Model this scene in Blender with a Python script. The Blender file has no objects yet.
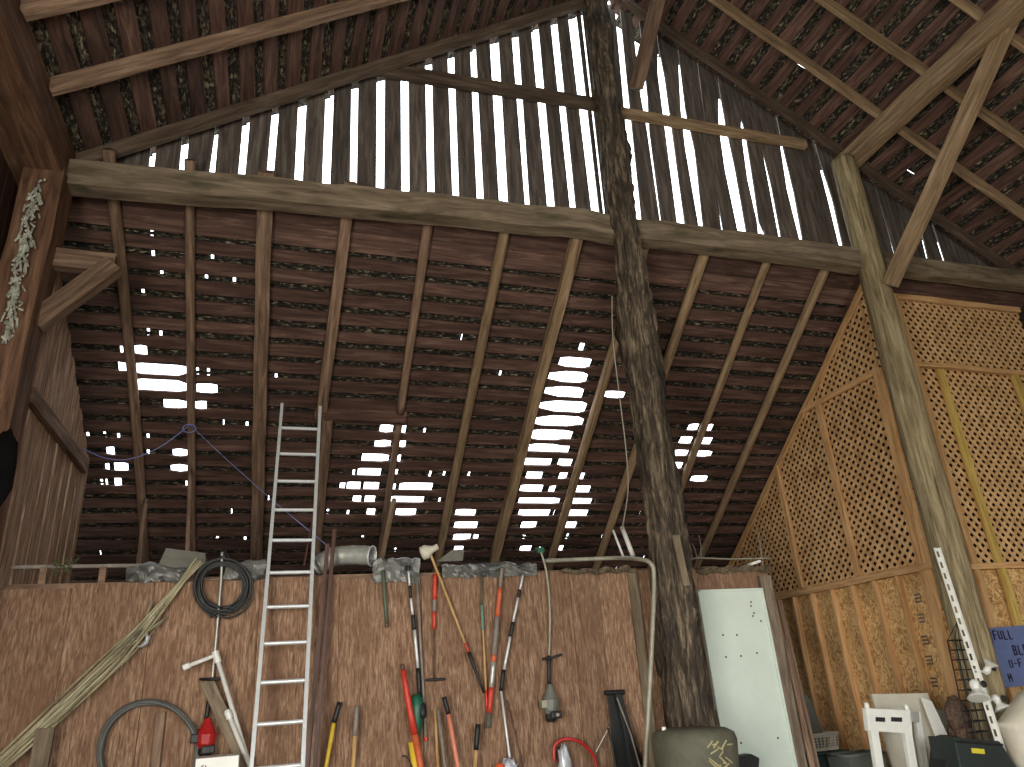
import bpy, math, random
from mathutils import Vector, Matrix, noise
random.seed(7)
C = bpy.context.scene.collection
S = bpy.context.scene

# ---------------------------------------------------------------- camera
EYE = Vector((0.0, 0.0, 1.5)); FPX = 737.0
_Z = Vector((-122, -1783, 737)).normalized()
_Y = Vector((-246, 321, 737)); _Y = (_Y - _Z * _Y.dot(_Z)).normalized()
_X = _Y.cross(_Z)
cam_d = bpy.data.cameras.new('camera'); cam = bpy.data.objects.new('camera', cam_d); C.objects.link(cam)
cam_d.sensor_fit = 'HORIZONTAL'; cam_d.sensor_width = 36.0; cam_d.lens = FPX / 1024 * 36.0
cam_d.clip_start = 0.05; cam_d.clip_end = 400
right = Vector((_X.x, _Y.x, _Z.x)); down = Vector((_X.y, _Y.y, _Z.y)); fwd = Vector((_X.z, _Y.z, _Z.z))
m = Matrix((right, -down, -fwd)).transposed().to_4x4(); m.translation = EYE
cam.matrix_world = m
S.camera = cam
def ray(u, v):
    return right * (u - 512) + down * (v - 383.5) + fwd * FPX
def at(u, v, ax, val):
    d = ray(u, v); i = 'xyz'.index(ax)
    return EYE + d * ((val - EYE[i]) / d[i])
def onplane(u, v, p, n):
    d = ray(u, v); p = Vector(p); n = Vector(n)
    return EYE + d * ((p - EYE).dot(n) / d.dot(n))

# ---------------------------------------------------------------- sky, daylight, exposure
S.view_settings.view_transform = 'Standard'; S.view_settings.look = 'None'
S.view_settings.gamma = 1.0; S.view_settings.use_curve_mapping = False
S.view_settings.exposure = 0.0
W = bpy.data.worlds.new('overcast_sky'); S.world = W; W.use_nodes = True
bgn = W.node_tree.nodes['Background']; bgn.inputs[0].default_value = (0.86, 0.93, 1.0, 1); bgn.inputs[1].default_value = 5.5
def area_light(name, loc, target, sx, sy, power, col):
    l = bpy.data.lights.new(name, 'AREA'); l.shape = 'RECTANGLE'; l.size = sx; l.size_y = sy; l.energy = power; l.color = col
    o = bpy.data.objects.new(name, l); C.objects.link(o); o.location = loc
    o.rotation_euler = (Vector(target) - Vector(loc)).to_track_quat('-Z', 'Y').to_euler()
    return o
# daylight through the big barn doorway behind the camera
area_light('doorway_daylight', (2.2, -4.7, 2.1), (2.6, 6.5, 1.9), 5.0, 3.6, 330, (1.0, 0.95, 0.88))
# lamp added inside the closed aisle, to brighten the lattice
area_light('aisle_fill', (9.9, 1.5, 1.9), (6.9, 8.5, 3.0), 2.6, 2.6, 60, (1.0, 0.90, 0.74))
# lamp added at an invented opening in the nave wall, to brighten the lattice
area_light('side_fill', (-2.3, -.6, 1.6), (7.2, 8.6, 2.6), 2.6, 2.8, 480, (1.0, 0.93, 0.82))

# ---------------------------------------------------------------- materials
MATS = {}
def nodes_of(name):
    m = bpy.data.materials.new(name); m.use_nodes = True
    return m, m.node_tree.nodes, m.node_tree.links, m.node_tree.nodes['Principled BSDF']
def ramp(N, cols, pos=None):
    r = N.new('ShaderNodeValToRGB'); e = r.color_ramp.elements
    n = len(cols)
    for i, c in enumerate(cols):
        p = pos[i] if pos else i / (n - 1)
        if i < 2: el = e[i]; el.position = p
        else: el = e.new(p)
        el.color = (*c, 1)
    return r
def hexc(r, g, b):
    f = lambda c: (c / 255 / 12.92) if c / 255 <= 0.04045 else ((c / 255 + 0.055) / 1.055) ** 2.4
    return (f(r), f(g), f(b))
def wood(name, dark, mid, light, axis='x', scale=6.0, stretch=12.0, rough=0.85, var=0.35, bump=0.4, spot=None, spotscale=2.0, spotlo=0.55, spothi=0.7, bd=.01):
    if name in MATS: return MATS[name]
    m, N, L, P = nodes_of(name)
    tc = N.new('ShaderNodeTexCoord'); oi = N.new('ShaderNodeObjectInfo')
    add = N.new('ShaderNodeVectorMath'); add.operation = 'ADD'
    mul = N.new('ShaderNodeVectorMath'); mul.operation = 'SCALE'; mul.inputs[0].default_value = (17, 31, 11)
    L.new(oi.outputs['Random'], mul.inputs['Scale']); L.new(tc.outputs['Object'], add.inputs[0]); L.new(mul.outputs[0], add.inputs[1])
    mp = N.new('ShaderNodeMapping'); sc = [stretch] * 3; sc['xyz'.index(axis)] = 1.0
    mp.inputs['Scale'].default_value = sc; L.new(add.outputs[0], mp.inputs['Vector'])
    n1 = N.new('ShaderNodeTexNoise'); n1.inputs['Scale'].default_value = scale / 4; n1.inputs['Detail'].default_value = 8; n1.inputs['Roughness'].default_value = 0.65; n1.inputs['Distortion'].default_value = 0.6
    L.new(mp.outputs[0], n1.inputs['Vector'])
    r = ramp(N, [dark, mid, light], [0.3, 0.5, 0.72]); L.new(n1.outputs[0], r.inputs[0])
    n2 = N.new('ShaderNodeTexNoise'); n2.inputs['Scale'].default_value = 1.3; n2.inputs['Detail'].default_value = 4
    L.new(add.outputs[0], n2.inputs['Vector'])
    # per-object and large-patch brightness variation of the wood itself
    a1 = N.new('ShaderNodeMath'); a1.operation = 'ADD'; L.new(oi.outputs['Random'], a1.inputs[0]); L.new(n2.outputs[0], a1.inputs[1])
    mr = N.new('ShaderNodeMapRange'); mr.inputs[1].default_value = 0.2; mr.inputs[2].default_value = 1.6; mr.inputs[3].default_value = 1 - var; mr.inputs[4].default_value = 1 + var
    L.new(a1.outputs[0], mr.inputs[0])
    vm = N.new('ShaderNodeVectorMath'); vm.operation = 'SCALE'; L.new(r.outputs[0], vm.inputs[0]); L.new(mr.outputs[0], vm.inputs['Scale'])
    out = vm.outputs[0]
    if spot:
        n3 = N.new('ShaderNodeTexNoise'); n3.inputs['Scale'].default_value = spotscale; n3.inputs['Detail'].default_value = 6
        mp3 = N.new('ShaderNodeMapping'); sc = [3.0] * 3; sc['xyz'.index(axis)] = 1.0; mp3.inputs['Scale'].default_value = sc
        L.new(add.outputs[0], mp3.inputs['Vector']); L.new(mp3.outputs[0], n3.inputs['Vector'])
        r3 = ramp(N, [(0, 0, 0), (1, 1, 1)], [spotlo, spothi]); L.new(n3.outputs[0], r3.inputs[0])
        mx = N.new('ShaderNodeMixRGB'); mx.inputs[2].default_value = (*spot, 1); L.new(r3.outputs[0], mx.inputs[0]); L.new(out, mx.inputs[1]); out = mx.outputs[0]
    L.new(out, P.inputs['Base Color']); P.inputs['Roughness'].default_value = rough
    P.inputs['Specular IOR Level'].default_value = 0.25
    b = N.new('ShaderNodeBump'); b.inputs['Strength'].default_value = bump; b.inputs['Distance'].default_value = bd
    L.new(n1.outputs[0], b.inputs['Height']); L.new(b.outputs[0], P.inputs['Normal'])
    MATS[name] = m; return m
def plain(name, col, rough=0.5, metal=0.0, dirt=0.25, dscale=8.0, col2=None, bump=0.0, spec=0.5):
    if name in MATS: return MATS[name]
    m, N, L, P = nodes_of(name)
    tc = N.new('ShaderNodeTexCoord'); n = N.new('ShaderNodeTexNoise'); n.inputs['Scale'].default_value = dscale; n.inputs['Detail'].default_value = 6; n.inputs['Roughness'].default_value = 0.7
    L.new(tc.outputs['Object'], n.inputs['Vector'])
    c2 = col2 or tuple(c * (1 - dirt) for c in col)
    r = ramp(N, [c2, col], [0.38, 0.62]); L.new(n.outputs[0], r.inputs[0]); L.new(r.outputs[0], P.inputs['Base Color'])
    P.inputs['Roughness'].default_value = rough; P.inputs['Metallic'].default_value = metal; P.inputs['Specular IOR Level'].default_value = spec
    if bump:
        b = N.new('ShaderNodeBump'); b.inputs['Strength'].default_value = bump; b.inputs['Distance'].default_value = 0.01
        L.new(n.outputs[0], b.inputs['Height']); L.new(b.outputs[0], P.inputs['Normal'])
    MATS[name] = m; return m
def osb(name, cols, scale=26.0, rough=0.8):
    if name in MATS: return MATS[name]
    m, N, L, P = nodes_of(name)
    tc = N.new('ShaderNodeTexCoord'); w = N.new('ShaderNodeTexNoise'); w.inputs['Scale'].default_value = 5
    L.new(tc.outputs['Object'], w.inputs['Vector'])
    vm = N.new('ShaderNodeVectorMath'); vm.operation = 'MULTIPLY_ADD'; vm.inputs[1].default_value = (.35, .35, .35); L.new(w.outputs[1], vm.inputs[0]); L.new(tc.outputs['Object'], vm.inputs[2])
    mp = N.new('ShaderNodeMapping'); mp.inputs['Scale'].default_value = (1, 1, 0.35); L.new(vm.outputs[0], mp.inputs['Vector'])
    v = N.new('ShaderNodeTexVoronoi'); v.inputs['Scale'].default_value = scale; L.new(mp.outputs[0], v.inputs['Vector'])
    sx = N.new('ShaderNodeSeparateColor'); L.new(v.outputs['Color'], sx.inputs[0])
    r = ramp(N, cols); L.new(sx.outputs[0], r.inputs[0])
    n2 = N.new('ShaderNodeTexNoise'); n2.inputs['Scale'].default_value = 1.6; L.new(tc.outputs['Object'], n2.inputs['Vector'])
    mr = N.new('ShaderNodeMapRange'); mr.inputs[1].default_value = .3; mr.inputs[2].default_value = .7; mr.inputs[3].default_value = .75; mr.inputs[4].default_value = 1.15; L.new(n2.outputs[0], mr.inputs[0])
    vs = N.new('ShaderNodeVectorMath'); vs.operation = 'SCALE'; L.new(r.outputs[0], vs.inputs[0]); L.new(mr.outputs[0], vs.inputs['Scale'])
    L.new(vs.outputs[0], P.inputs['Base Color']); P.inputs['Roughness'].default_value = rough
    MATS[name] = m; return m

# barn woods
M_BATTEN = wood('red_brown_lath', hexc(58, 43, 38), hexc(88, 66, 58), hexc(126, 98, 86), 'x', 7, 10, var=.4)
M_RAFTER = wood('brown_rafter', hexc(78, 62, 50), hexc(126, 102, 84), hexc(166, 140, 116), 'x', 7, 12, var=.25)
M_RAFTER2 = wood('pale_brown_rafter', hexc(98, 80, 60), hexc(146, 122, 94), hexc(180, 156, 124), 'x', 7, 12, var=.2)
M_BEAM = wood('old_grey_brown_beam', hexc(78, 68, 56), hexc(118, 104, 86), hexc(152, 138, 116), 'x', 6, 9, var=.2, spot=hexc(74, 70, 50), spotlo=.55, spothi=.75)
M_POSTD = wood('dark_red_brown_timber', hexc(62, 44, 34), hexc(104, 76, 58), hexc(142, 110, 86), 'x', 6, 10, var=.15)
M_RAKE = wood('dim_rake_rafter', hexc(56, 46, 38), hexc(88, 74, 62), hexc(118, 102, 86), 'x', 6, 10, var=.15)
M_GABLE = wood('weathered_gable_board', hexc(58, 52, 48), hexc(92, 84, 78), hexc(128, 118, 106), 'z', 7, 12, var=.25)
M_SHAKE = wood('dark_cedar_shake', hexc(16, 16, 16), hexc(44, 40, 36), hexc(128, 118, 98), 'x', 60, 2.2, var=.5, bump=.8, spot=hexc(150, 140, 118), spotscale=11, spotlo=.60, spothi=.66)
M_CHAR = wood('charred_bark_log', hexc(30, 28, 26), hexc(86, 75, 62), hexc(166, 148, 122), 'x', 14, 7, bd=.04, var=.1, bump=1.0, spot=hexc(54, 50, 46), spotlo=.48, spothi=.75)
M_POST = wood('grey_peeled_post', hexc(80, 70, 50), hexc(142, 128, 98), hexc(186, 172, 138), 'x', 7, 14, var=.1, bump=.6)
M_PLY = wood('brown_panel_plywood', hexc(84, 62, 48), hexc(132, 102, 80), hexc(180, 152, 126), 'z', 34, 8, var=.25, bump=.4, spot=hexc(118, 88, 68), spotscale=1.2, spotlo=.5, spothi=.8)
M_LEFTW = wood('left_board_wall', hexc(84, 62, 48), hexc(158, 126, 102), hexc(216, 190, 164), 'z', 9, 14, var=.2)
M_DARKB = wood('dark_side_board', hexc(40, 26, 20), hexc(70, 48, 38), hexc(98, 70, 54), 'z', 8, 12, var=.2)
M_LATT = wood('cedar_lattice', hexc(164, 124, 82), hexc(208, 168, 118), hexc(234, 200, 152), 'z', 16, 3, var=.12, bump=.1)
M_STUD = wood('orange_pine_stud', hexc(164, 120, 78), hexc(206, 162, 112), hexc(230, 194, 144), 'x', 8, 12, var=.12, bump=.15)
M_STUDY = wood('yellow_pine_stud', hexc(150, 120, 60), hexc(196, 166, 92), hexc(220, 194, 120), 'x', 8, 12, var=.12, bump=.15)
M_OSB = osb('osb_sheet', [hexc(162, 118, 70), hexc(204, 158, 100), hexc(224, 182, 122), hexc(238, 206, 150)], 48)
M_EDGE = wood('grey_edge_board', hexc(70, 60, 50), hexc(112, 98, 84), hexc(148, 134, 116), 'z', 8, 12, var=.15)
M_DARK = plain('dark_boarding', hexc(44, 34, 28), .9)
M_EARTH = plain('packed_earth', hexc(104, 88, 70), .95, dscale=3, bump=.6)
M_GRASS = plain('outdoor_ground', hexc(96, 100, 70), .95, dscale=.4)

# ---------------------------------------------------------------- mesh helpers
class MB:
    def __init__(s): s.v = []; s.f = []
    def add(s, vs, fs):
        o = len(s.v); s.v += [tuple(v) for v in vs]; s.f += [tuple(o + i for i in f) for f in fs]
    def box(s, lo, hi):
        x0, y0, z0 = lo; x1, y1, z1 = hi
        s.add([(x0,y0,z0),(x1,y0,z0),(x1,y1,z0),(x0,y1,z0),(x0,y0,z1),(x1,y0,z1),(x1,y1,z1),(x0,y1,z1)],
              [(0,3,2,1),(4,5,6,7),(0,1,5,4),(1,2,6,5),(2,3,7,6),(3,0,4,7)])
    def obox(s, c, ax, ay, az):     # centre and three half-axis vectors
        c = Vector(c); ax, ay, az = Vector(ax), Vector(ay), Vector(az)
        s.add([c + ax*i + ay*j + az*k for k in (-1,1) for (i,j) in ((-1,-1),(1,-1),(1,1),(-1,1))],
              [(0,3,2,1),(4,5,6,7),(0,1,5,4),(1,2,6,5),(2,3,7,6),(3,0,4,7)])
    def prism(s, poly, d):          # polygon (3-D points) extruded by vector d
        n = len(poly); d = Vector(d); P = [Vector(p) for p in poly]
        s.add(P + [p + d for p in P], [tuple(range(n))[::-1], tuple(range(n, 2*n))] + [(i, (i+1) % n, n + (i+1) % n, n + i) for i in range(n)])
    def tube(s, pts, r, seg=10, cap=True, flat=1.0, up=None):
        P = [Vector(p) for p in pts]; n = len(P); R = r if isinstance(r, (list, tuple)) else [r] * n
        t0 = (P[1] - P[0]).normalized(); u = (up and Vector(up)) or (Vector((0, 0, 1)) if abs(t0.z) < .9 else Vector((1, 0, 0)))
        vs = []
        for i in range(n):
            t = (P[min(i+1, n-1)] - P[max(i-1, 0)]).normalized()
            a = (u - t * u.dot(t)).normalized(); b = t.cross(a); u = a
            for k in range(seg):
                q = 2 * math.pi * k / seg; vs.append(P[i] + (a * math.cos(q) * flat + b * math.sin(q)) * R[i])
        fs = [(i*seg + k, i*seg + (k+1) % seg, (i+1)*seg + (k+1) % seg, (i+1)*seg + k) for i in range(n-1) for k in range(seg)]
        if cap: fs += [tuple(range(seg))[::-1], tuple((n-1)*seg + k for k in range(seg))]
        s.add(vs, fs)
    def lathe(s, base, axis, prof, seg=20):   # prof: [(dist along axis, radius)]
        b = Vector(base); a = Vector(axis).normalized(); u = Vector((0, 0, 1)) if abs(a.z) < .9 else Vector((1, 0, 0))
        u = (u - a * u.dot(a)).normalized(); w = a.cross(u)
        vs = [b + a*h + (u*math.cos(2*math.pi*k/seg) + w*math.sin(2*math.pi*k/seg)) * rr for h, rr in prof for k in range(seg)]
        n = len(prof)
        fs = [(i*seg + k, i*seg + (k+1) % seg, (i+1)*seg + (k+1) % seg, (i+1)*seg + k) for i in range(n-1) for k in range(seg)]
        fs += [tuple(range(seg))[::-1], tuple((n-1)*seg + k for k in range(seg))]
        s.add(vs, fs)
    def build(s, name, mat, parent=None, smooth=False, bevel=0, mw=None):
        me = bpy.data.meshes.new(name); me.from_pydata(s.v, [], s.f); me.validate(); me.update()
        if smooth:
            for p in me.polygons: p.use_smooth = True
        o = bpy.data.objects.new(name, me); C.objects.link(o)
        for mm in (mat if isinstance(mat, (list, tuple)) else [mat]): me.materials.append(mm)
        if mw is not None: o.matrix_world = mw
        if parent:
            o.parent = parent
            o.matrix_parent_inverse = Matrix.Translation(parent.location).inverted() if parent.type == 'EMPTY' else parent.matrix_world.inverted()
        if smooth:
            md = o.modifiers.new('n', 'NODES') if False else None
        if bevel:
            b = o.modifiers.new('bevel', 'BEVEL'); b.width = bevel; b.segments = 2; b.limit_method = 'ANGLE'
        return o
def tag(o, label, cat, group=None, kind=None):
    o['label'] = label; o['category'] = cat
    if group: o['group'] = group
    if kind: o['kind'] = kind
    return o
def struct(o):
    o['kind'] = 'structure'; return o
def thing(name, loc, label, cat, group=None):
    e = bpy.data.objects.new(name, None); C.objects.link(e); e.location = loc; e.empty_display_size = .1
    return tag(e, label, cat, group)
def bez(pts, n=8):                 # Catmull-Rom through points
    P = [Vector(p) for p in pts]; out = []
    for i in range(len(P) - 1):
        a, b, c, d = P[max(i-1, 0)], P[i], P[i+1], P[min(i+2, len(P)-1)]
        for k in range(n):
            t = k / n
            out.append(0.5 * ((2*b) + (c-a)*t + (2*a-5*b+4*c-d)*t*t + (3*b-a-3*c+d)*t**3))
    out.append(P[-1]); return out
def frame_for(p0, p1, up=(0, 0, 1)):
    p0, p1 = Vector(p0), Vector(p1); x = (p1 - p0).normalized(); u = Vector(up)
    if abs(x.dot(u)) > .97: u = Vector((0, 1, 0))
    z = (u - x * u.dot(x)).normalized(); y = z.cross(x)
    mm = Matrix((x, y, z)).transposed().to_4x4(); mm.translation = p0; return mm, (p1 - p0).length
def member(name, p0, p1, w, h, mat, parent=None, up=(0, 0, 1), rough=.004, taper=1.0, bow=0.0, seed=0, bevel=.006, bowz=0.0):
    """sawn timber: local x along its length, slightly uneven edges"""
    mw, ln = frame_for(p0, p1, up); n = max(3, int(ln / .25)); b = MB(); vs = []
    for i in range(n + 1):
        t = i / n; s = 1 + (taper - 1) * t
        dy = bow * math.sin(math.pi * t) + rough * 2 * noise.noise(Vector((t * ln * 1.5, seed * 7.1, 0)))
        dz = bowz * math.sin(math.pi * t) + rough * 2 * noise.noise(Vector((t * ln * 1.5, seed * 7.1, 9)))
        for j, k in ((-1, -1), (1, -1), (1, 1), (-1, 1)):
            e = rough * noise.noise(Vector((t * ln * 5, j * 3 + seed, k * 5)))
            vs.append((t * ln, dy + j * (w / 2 * s + e), dz + k * (h / 2 * s + e)))
    fs = [(i*4 + k, i*4 + (k+1) % 4, i*4 + 4 + (k+1) % 4, i*4 + 4 + k) for i in range(n) for k in range(4)]
    fs += [(3, 2, 1, 0), (n*4, n*4+1, n*4+2, n*4+3)]
    b.add(vs, [f[::-1] for f in fs]) if False else b.add(vs, fs)
    return b.build(name, mat, parent, bevel=bevel, mw=mw)
def pole(name, p0, p1, r0, r1, mat, parent=None, bow=0.0, bowz=0.0, lump=.08, seg=18, seed=0, fine=0.0):
    """round timber: local x along its length"""
    mw, ln = frame_for(p0, p1); n = max(6, int(ln / (.06 if fine else .15))); vs = []
    for i in range(n + 1):
        t = i / n; r = r0 + (r1 - r0) * t
        dy = bow * math.sin(math.pi * t); dz = bowz * math.sin(math.pi * t)
        for k in range(seg):
            q = 2 * math.pi * k / seg
            rr = r * (1 + lump * noise.noise(Vector((t * ln * .9, math.cos(q) * 1.3 + seed * 3, math.sin(q) * 1.3))) * 2)
            if fine: rr *= 1 + fine * noise.noise(Vector((t * ln * 2.2, math.cos(q) * 5 + seed, math.sin(q) * 5))) + fine * .6 * noise.noise(Vector((t * ln * 8, math.cos(q) * 9, math.sin(q) * 9)))
            vs.append((t * ln, dy + math.cos(q) * rr, dz + math.sin(q) * rr))
    fs = [(i*seg + k, i*seg + (k+1) % seg, (i+1)*seg + (k+1) % seg, (i+1)*seg + k) for i in range(n) for k in range(seg)]
    fs += [tuple(range(seg))[::-1], tuple(n*seg + k for k in range(seg))]
    b = MB(); b.add(vs, fs); return b.build(name, mat, parent, smooth=True, mw=mw)
def rod(parent, name, a, b_, r, mat, seg=10, r1=None):
    mb = MB(); mb.tube([a, b_], [r, r1 if r1 is not None else r], seg); return mb.build(name, mat, parent, smooth=False)

# ---------------------------------------------------------------- ground and floor
g = MB(); g.box((-40, -60, -.3), (60, 60, -.1)); struct(g.build('ground', M_GRASS))
g = MB(); g.box((-3.0, -5.2, -.1), (10.3, 12.2, 0)); struct(g.build('floor', M_EARTH))

# ---------------------------------------------------------------- roofs
APX, APZ, SL = 4.03, 10.36, .66
LP, LS = (0, 6.5, 6.33), .72                    # batten underside of the lean-to: z = 6.33 - .72 (y - 6.5)
LK = math.sqrt(1 + LS * LS)
def lean_z(y): return LP[2] - LS * (y - LP[1])
def lean_pt(u, v): return onplane(u, v, LP, (0, LS, 1))
def roof(name, O, a, s, n, A0, A1, S0, S1, pitch, phase, bw, holes, thin, seed, leak=.004, tight=(), patches=()):
    """O origin, a along the laths, s down the slope, n outward; laths as parts, shakes as one shingle part"""
    a, s, n, O = Vector(a), Vector(s), Vector(n), Vector(O); rnd = random.Random(seed)
    k0 = int((S0 - phase) / pitch) - 1; k1 = int((S1 - phase) / pitch) + 1
    base = MB(); first = None; rows = []
    for k in range(k0, k1):
        gc = phase + k * pitch                       # centre of the gap above lath k
        lc = gc + pitch / 2
        if lc < S0 or lc > S1: continue
        w = bw * rnd.uniform(.88, 1.1)
        if k in tight: w = pitch * .97
        th = rnd.uniform(.02, .028); nseg = max(8, int((A1 - A0) / .12)); vs = []; j0 = rnd.uniform(-.008, .008); j1 = rnd.uniform(-.008, .008)
        for i in range(nseg + 1):
            x = A0 + (A1 - A0) * i / nseg; ww = w / 2
            for (h0, h1, kk) in holes:
                if kk in (k, k + 1) and h1 - h0 > .07 and h0 < x < h1: ww = min(ww, .052)  # laths narrowed beside holes, sky glare put into their shape
            for (x0, x1, kk) in thin:
                if kk == k and x0 < x < x1: ww = .028
            e0 = .004 * noise.noise(Vector((x * 3, k * 5.3, 0))); e1 = .004 * noise.noise(Vector((x * 3, k * 5.3, 7)))
            c = lc + j0 + (j1 - j0) * i / nseg
            q = O + a * x
            # local frame: keep x along the lath for the grain
            vs += [(x, c - ww + e0, 0), (x, c + ww + e1, 0), (x, c + ww + e1, th), (x, c - ww + e0, th)]
        fs = [(i*4 + q, i*4 + (q+1) % 4, i*4 + 4 + (q+1) % 4, i*4 + 4 + q) for i in range(nseg) for q in range(4)] + [(3, 2, 1, 0), (nseg*4, nseg*4+1, nseg*4+2, nseg*4+3)]
        mb = MB(); mb.add(vs, fs); rows.append(mb)
    mw = Matrix((a, s, n)).transposed().to_4x4(); mw.translation = O
    # shakes
    sh = MB(); k = k0
    while phase + k * pitch < S1 + pitch:
        if phase + k * pitch - pitch / 2 < S0 - .02: k += 1; continue
        c0 = phase + k * pitch - pitch / 2; c1 = c0 + pitch + .05
        cut = sorted((h0, h1) for (h0, h1, kk) in holes if kk == k)
        x = A0 - .1
        while x < A1 + .1:
            wd = rnd.uniform(.07, .17); x1 = x + wd
            segs = [(x, x1)]
            for h0, h1 in cut:
                segs = [t for (p, q) in segs for t in ((p, min(q, h0)), (max(p, h1), q)) if t[1] - t[0] > .002]
            if rnd.random() < leak and segs:
                p, q = segs[0]; segs[0] = (p + min(.012, (q - p) * .4), q)
            z0 = .030 + rnd.uniform(0, .006); z1 = z0 + .022 + rnd.uniform(0, .012); jl = rnd.uniform(-.01, .02)
            for p, q in segs:
                t = .012
                sh.add([(p, c0, z0), (q, c0, z0), (q, c1 + jl, z1), (p, c1 + jl, z1), (p, c0, z0 + t), (q, c0, z0 + t), (q, c1 + jl, z1 + t), (p, c1 + jl, z1 + t)],
                       [(0, 3, 2, 1), (4, 5, 6, 7), (0, 1, 5, 4), (1, 2, 6, 5), (2, 3, 7, 6), (3, 0, 4, 7)])
            x = x1
        k += 1
    for (p0, p1, kk) in patches:
        g_ = phase + kk * pitch; e_ = rnd.uniform(.004, .022); sg = rnd.choice((-1, 1))
        sh.box((p0 - .02, g_ - .05, .026) if sg < 0 else (p0 - .02, g_ + e_, .026), (p1 + .02, g_ - e_, .034) if sg < 0 else (p1 + .02, g_ + .05, .034))
    root = struct(sh.build(name, M_SHAKE, mw=mw))
    for mb in rows:
        o = mb.build('lath', M_BATTEN, mw=mw)
        o.parent = root; o.matrix_parent_inverse = root.matrix_world.inverted()
    return root
PIT, PH = .231, .14
rowlist = [  # v of the row, spans of u in it
 (432,[(380,393),(396,406)]),(446,[(375,391),(394,406)]),(460,[(362,389),(392,401)]),(474,[(358,381),(390,398)]),
 (488,[(340,345),(347,360),(364,379),(388,396),(400,433)]),(502,[(353,361),(365,375),(391,424)]),(515,[(367,375),(396,416)]),
 (515,[(456,476)]),(527,[(455,478)]),(539,[(454,471),(474,479)]),(550,[(455,464)]),
 (361,[(561,593)]),(377,[(550,589)]),(392,[(546,585)]),(406,[(541,588)]),(421,[(537,585)]),(437,[(525,573)]),(451,[(523,570)]),
 (464,[(523,552),(559,573),(577,585)]),(478,[(527,543),(560,568),(573,585)]),(491,[(521,543),(550,556),(572,591)]),(504,[(519,560),(566,592)]),(516,[(519,550),(562,588)]),(527,[(522,537),(561,577)]),(550,[(521,532),(558,564)]),
 (346,[(581,586)]),(393,[(607,627)]),(380,[(605,609)]),
 (424,[(709,716)]),(433,[(688,698)]),(443,[(681,693),(698,713),(667,671)]),(458,[(673,688),(692,712)]),(471,[(670,682)]),(484,[(691,707)]),
 (347,[(129,146)]),(362,[(117,125),(130,158)]),(374,[(131,189)]),(388,[(131,189),(196,217)]),(403,[(163,189),(192,206)]),(449,[(172,190)]),(464,[(170,190),(104,108),(113,127)]),(447,[(105,113)]),(477,[(113,120),(104,106)])]
holes = []
def rowk(s): return round((s - PH) / PIT)
for v, sp in rowlist:
    for u0, u1 in sp:
        p = lean_pt(u0, v); q = lean_pt(u1, v); k = rowk((p.y - 6.5) * LK)
        sc = (p.x - q.x)
        holes.append((p.x, q.x, k))
tiny = [(151,233),(152,248),(113,264),(161,275),(142,288),(212,254),(206,282),(234,284),(394,238),(599,247),(604,247),(328,512),(348,516),(363,538),(396,549),(425,433),(354,474),(431,474),(445,474),(470,474),(247,421),(276,379),(383,419),(197,374),(208,374),(86,429),(103,429),(117,429),(147,433),(147,446),(186,476),(120,340),(148,341),(540,552),(567,542),(525,540),(502,371),(245,536),(217,536),(416,289),(524,540),(440,502),(100,477),(160,333)]
patch = []
for u, v in tiny:
    p = lean_pt(u, v); h = .014 if (u, v) not in ((113,264),(599,247),(604,247)) else .026
    holes.append((p.x - h, p.x + h, rowk((p.y - 6.5) * LK)))
    if h < .02: patch.append(holes[-1])
def thinrow(v, u0, u1):
    p = lean_pt(u0, v); q = lean_pt(u1, v); k = math.floor(((p.y - 6.5) * LK - PH) / PIT); return (p.x, q.x, k)
thin = [thinrow(368, 131, 158), thinrow(381, 131, 189)] + [thinrow(v, u0, u1) for v, u0, u1 in ((369,565,588),(385,556,586),(399,551,584),(413,548,584),(429,540,573),(444,530,560))]  # lath stretches thinned to carry the glare of the holes
roof('ceiling_lean_to', (0, 6.5, lean_z(6.5)), (1, 0, 0), (0, 1/LK, -LS/LK), (0, LS/LK, 1/LK), -2.85, 10.2, .04, 6.75, PIT, PH, .142, holes, thin, 3, tight=(-1, 0, 1), patches=patch)
K = math.sqrt(1 + SL * SL)
LEN = 6.25 * K
roof('ceiling_west', (APX, 0, APZ), (0, -1, 0), (-1/K, 0, -SL/K), (-SL/K, 0, 1/K), -6.75, 5.2, 0, LEN + .35, .262, .1, .15, [], [], 5, leak=.003)
roof('ceiling_east', (APX, 0, APZ), (0, 1, 0), (1/K, 0, -SL/K), (SL/K, 0, 1/K), -5.2, 6.75, 0, LEN + .3, .262, .1, .15, [], [], 6, leak=.003)

def rz_l(x): return APZ - SL * (APX - x)
def rz_r(x): return APZ - SL * (x - APX)
def roofz(x): return APZ - SL * abs(x - APX)

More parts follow.
